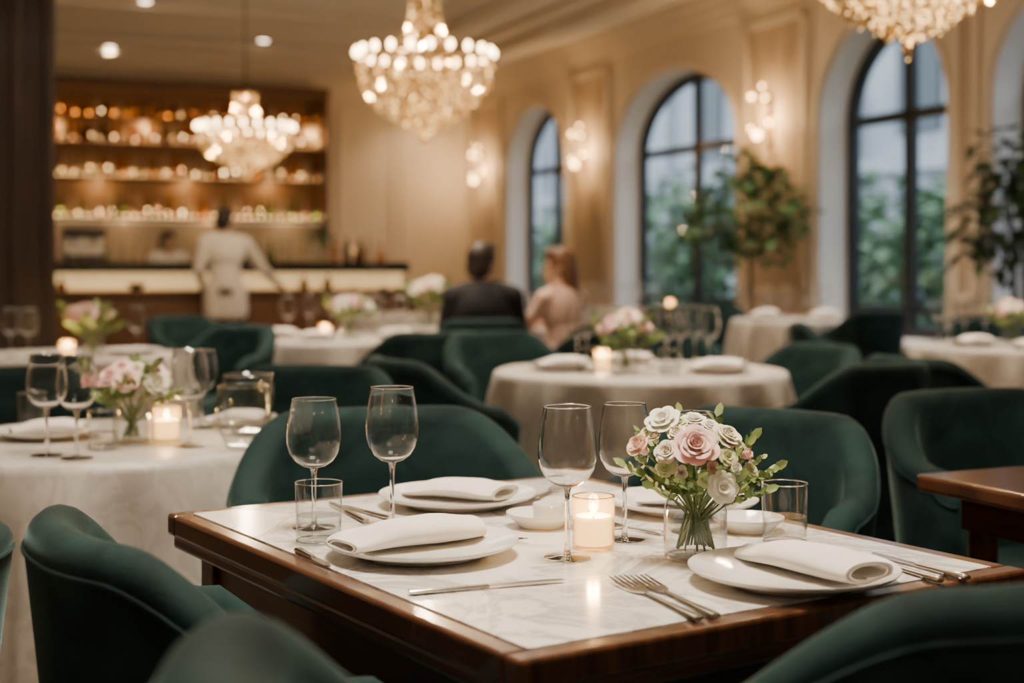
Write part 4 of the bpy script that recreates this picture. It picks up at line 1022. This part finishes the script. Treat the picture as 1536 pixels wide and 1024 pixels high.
def person(label,x,y,z,f,J,top,bot,hair,long=False,yaw=0,sc=1,over={},dress=False,wd=1,coat=False):
    root=T('person',label,'person',(x,y,z),ang(*f)); root.scale=(sc,)*3
    def j(k,s):
        key=k+('R' if s>0 else 'L')
        if key in over: return Vector(over[key])
        a=Vector(J[k]); return Vector((a.x*s*wd,a.y,a.z))
    V=lambda k: Vector(J[k])
    hd=V('head'); HR=Matrix.Translation(hd)@Matrix.Rotation(yaw,4,'Z')
    b=MB()
    b.ball(V('pel'),(.16*wd,.115,.125),20,12); b.ball(V('waist'),(.135*wd,.10,.15),20,12); b.ball(V('chest'),(.165*wd,.11,.165),20,12)
    b.cap(V('chest')+Vector((0,0,.08)),.09,V('neck'),.055); b.cap(V('neck'),.054,hd-Vector((0,.01,.05)),.052)
    b.ball((0,-.008,.02),(.074,.092,.098),20,14,X=HR); b.ball((0,.022,-.045),(.056,.064,.068),18,12,X=HR)
    b.ball((0,.090,-.012),(.012,.02,.022),10,8,X=HR); b.ball((0,.082,-.062),(.022,.012,.012),10,8,X=HR)
    for s in (-1,1):
        b.ball((s*.076,-.005,-.005),(.012,.022,.032),10,8,X=HR)
        b.cap(j('sh',s)*1.0-Vector((s*.09,0,-.03)),.06,j('sh',s),.058*wd); b.cap(j('sh',s),.054*wd,j('el',s),.041*wd); b.cap(j('el',s),.041*wd,j('wr',s),.027)
        b.cap(j('hip',s),.088,j('kn',s),.058); b.cap(j('kn',s),.056,j('an',s),.038); b.cap(j('an',s)-Vector((0,.03,.03)),.036,j('an',s)+Vector((0,.14,-.05)),.03)
        d=Vector(over.get('handR' if s>0 else 'handL',(J['hand'][0]*s,J['hand'][1],J['hand'][2]))).normalized(); wr=j('wr',s)
        side=d.cross(Vector((0,0,1))).normalized()*s; dn_=Vector((0,0,-1))
        b.cap(wr,.026,wr+d*.035,.028); b.cap(wr+d*.04+side*.016,.017,wr+d*.085+side*.022,.014); b.cap(wr+d*.04-side*.016,.017,wr+d*.085-side*.022,.014)
        for k,ln in enumerate((.036,.043,.040,.030)):
            p0=wr+d*.088-side*(k-1.5)*.0205; p1=p0+d*ln+dn_*.008; p2=p1+d*ln*.75+dn_*.022
            b.cap(p0,.0095,p1,.0088,8); b.cap(p1,.0088,p2,.0075,8)
        t0=wr+d*.035-side*.024; t1=t0+d*.03-side*.022+dn_*.008; t2=t1+d*.028-side*.006+dn_*.01
        b.cap(t0,.012,t1,.010,8); b.cap(t1,.010,t2,.008,8)
    bake(b,'body',M['skin'],root,.0075,3)
    c=MB()
    c.ball(V('pel')+Vector((0,0,.05)),(.175*wd,.13,.12),20,12); c.ball(V('waist'),(.152*wd**1.5,.118,.16),20,12); c.ball(V('chest'),(.185*wd,.13,.175),20,12); c.cap(V('chest')+Vector((0,-.01,.08)),.105*wd,V('neck')-Vector((0,.012,.02)),.062)
    for s in (-1,1):
        c.cap(j('sh',s)-Vector((s*.10,0,-.025)),.074*wd,j('sh',s),.070*wd); e_=j('el',s); w_=j('wr',s)
        if dress: c.cap(j('sh',s),.064*wd,j('sh',s)*.45+e_*.55,.058*wd)
        else: c.cap(j('sh',s),.067,e_,.054); c.cap(e_,.054,e_*.08+w_*.92,.038)
    if dress:
        for s in (-1,1): c.cap(j('hip',s),.115,j('kn',s)-Vector((0,.03,0)),.085)
    if coat:
        for s in (-1,1): c.cap(j('hip',s)+Vector((0,0,.02)),.115,j('hip',s)*.55+j('kn',s)*.45,.112)
        c.cap(V('pel'),.12,(V('pel')+Vector((0,.01,-.20))),.115)
    bake(c,'dress' if dress else 'jacket',M[top],root,.012,5)
    if not dress:
        t=MB(); t.ball(V('pel')-Vector((0,0,.01)),(.168,.122,.125),20,12)
        for s in (-1,1): t.cap(j('hip',s),.102,j('kn',s),.073); t.cap(j('kn',s),.072,j('an',s)+Vector((0,0,.01)),.053)
        bake(t,'trousers',M[bot],root,.012,4)
    for s in (-1,1):
        k=MB(); a=j('an',s); k.cap(a-Vector((0,.04,.045)),.042,a+Vector((0,.15,-.055)),.036); bake(k,'shoe',M['blackp'],root,.008,3)
    h=MB(); h.ball((0,-.022,.040),(.088,.100,.102),20,14,X=HR); h.ball((0,-.05,-.015),(.083,.070,.082),16,12,X=HR); h.ball((0,.045,.100),(.066,.050,.034),12,8,X=HR)
    if long:
        h.ball((0,-.080,-.08),(.092,.055,.15),16,12,X=HR); h.ball((.070,-.055,-.06),(.026,.042,.14),12,10,X=HR); h.ball((-.070,-.055,-.06),(.026,.042,.14),12,10,X=HR)
        h.ball((0,-.10,-.20),(.090,.055,.13),16,12,X=HR)
    bake(h,'hair',M[hair],root,.009,3)
    for s in (-1,1):
        MB().ball((s*.031,.078,.004),(.013,.009,.009),10,8,X=HR).build('eye',M['eye'],root)
    MB().ball((0,.090,-.064),(.022,.008,.007),10,6,X=HR).build('mouth',M['lip'],root)
    return root
person('person in a black suit seated with his back to us at a far table',-.18,8.75,0,(-.03,1),SEAT,'suit','trouser','hairbr',yaw=-.55,sc=1.0)
person('person with long auburn hair in a pink dress seated beside the man in black',.29,9.14,0,(-.62,.78),SEAT,'pinkdress','pinkdress','hairbl',long=True,yaw=.95,sc=.98,dress=True,wd=.82)
xb,yb=gx(338,13.75),13.75
person('waiter in a white jacket standing at the bar, reaching out one arm',xb,yb,0,(-.20,.98),STAND,'whitecloth','trouser','hairb',yaw=-.6,sc=1.01,over={'shR':(.19,.04,1.37),'elR':(.36,.16,1.13),'wrR':(.50,.35,.985),'handR':(.4,.9,-.15)},coat=True)
person('person with dark hair standing behind the bar counter beside the waiter',gx(252,15.4),15.4,0,(.35,-.93),STAND,'whitecloth','trouser','hairb',long=True,yaw=.2,sc=.90)

# ------------------------------------------------------------ lights
w=bpy.data.worlds.new('world'); bpy.context.scene.world=w; w.use_nodes=True
bg=w.node_tree.nodes['Background']; bg.inputs[0].default_value=(.76,.86,.95,1); bg.inputs[1].default_value=3.1
for i,(v0,v1) in enumerate(WIN):
    x,y=room(U+DEP+.05,(v0+v1)/2)
    o=light('window_portal','AREA',(x,y,(Z0+Z1+ZB)/2),1,(1,1,1),1)
    o.data.shape='RECTANGLE'; o.data.size=2.8; o.data.size_y=v1-v0+.1; o.rotation_euler=(0,PI/2,TH)
    o.data.cycles.is_portal=True
def ceil_area(x,y,e,s,spread=180,col=(1,.835,.65)):
    o=light('overhead_area_light','AREA',(x,y,HC-.18),e,col,s,(0,0,0)); o.data.spread=math.radians(spread)
ceil_area(.05,2.05,58,.8,90)
for (tx,ty,tr),e in ((TL,13),(TM,38),(T2,34),(TR,34),(TL2,18),(TP,26),(TR2,30)): ceil_area(tx,ty,e,.5,75)
x,y=room(2.6,6.2); ceil_area(x,y,36,2.0)  # this and the next broad areas are added fill without fixtures
x,y=room(3.2,10.4); ceil_area(x,y,48,2.2)
x,y=room(.6,-1.0); ceil_area(x,y,16,1.6)
for u,v in ((UL+.2,1.2),(UL+.2,4.2),(-.6,VF+.2),(2.6,VF+.2)):   # unseen points added for glints in the glasses, no lamps stand here
    x,y=room(u,v); light('glass_glint_light','POINT',(x,y,2.1),7,(1,.80,.58),.06)

# ------------------------------------------------------------ camera
cam=bpy.data.cameras.new('camera'); co=bpy.data.objects.new('camera',cam); C.objects.link(co)
co.location=(0,0,H); co.rotation_euler=(PI/2,0,0); cam.lens=50; cam.sensor_width=36; cam.shift_y=-(512-400)/1536
cam.clip_start=.05; cam.clip_end=200
cam.dof.use_dof=True; cam.dof.focus_distance=2.05; cam.dof.aperture_fstop=2.8
bpy.context.scene.camera=co
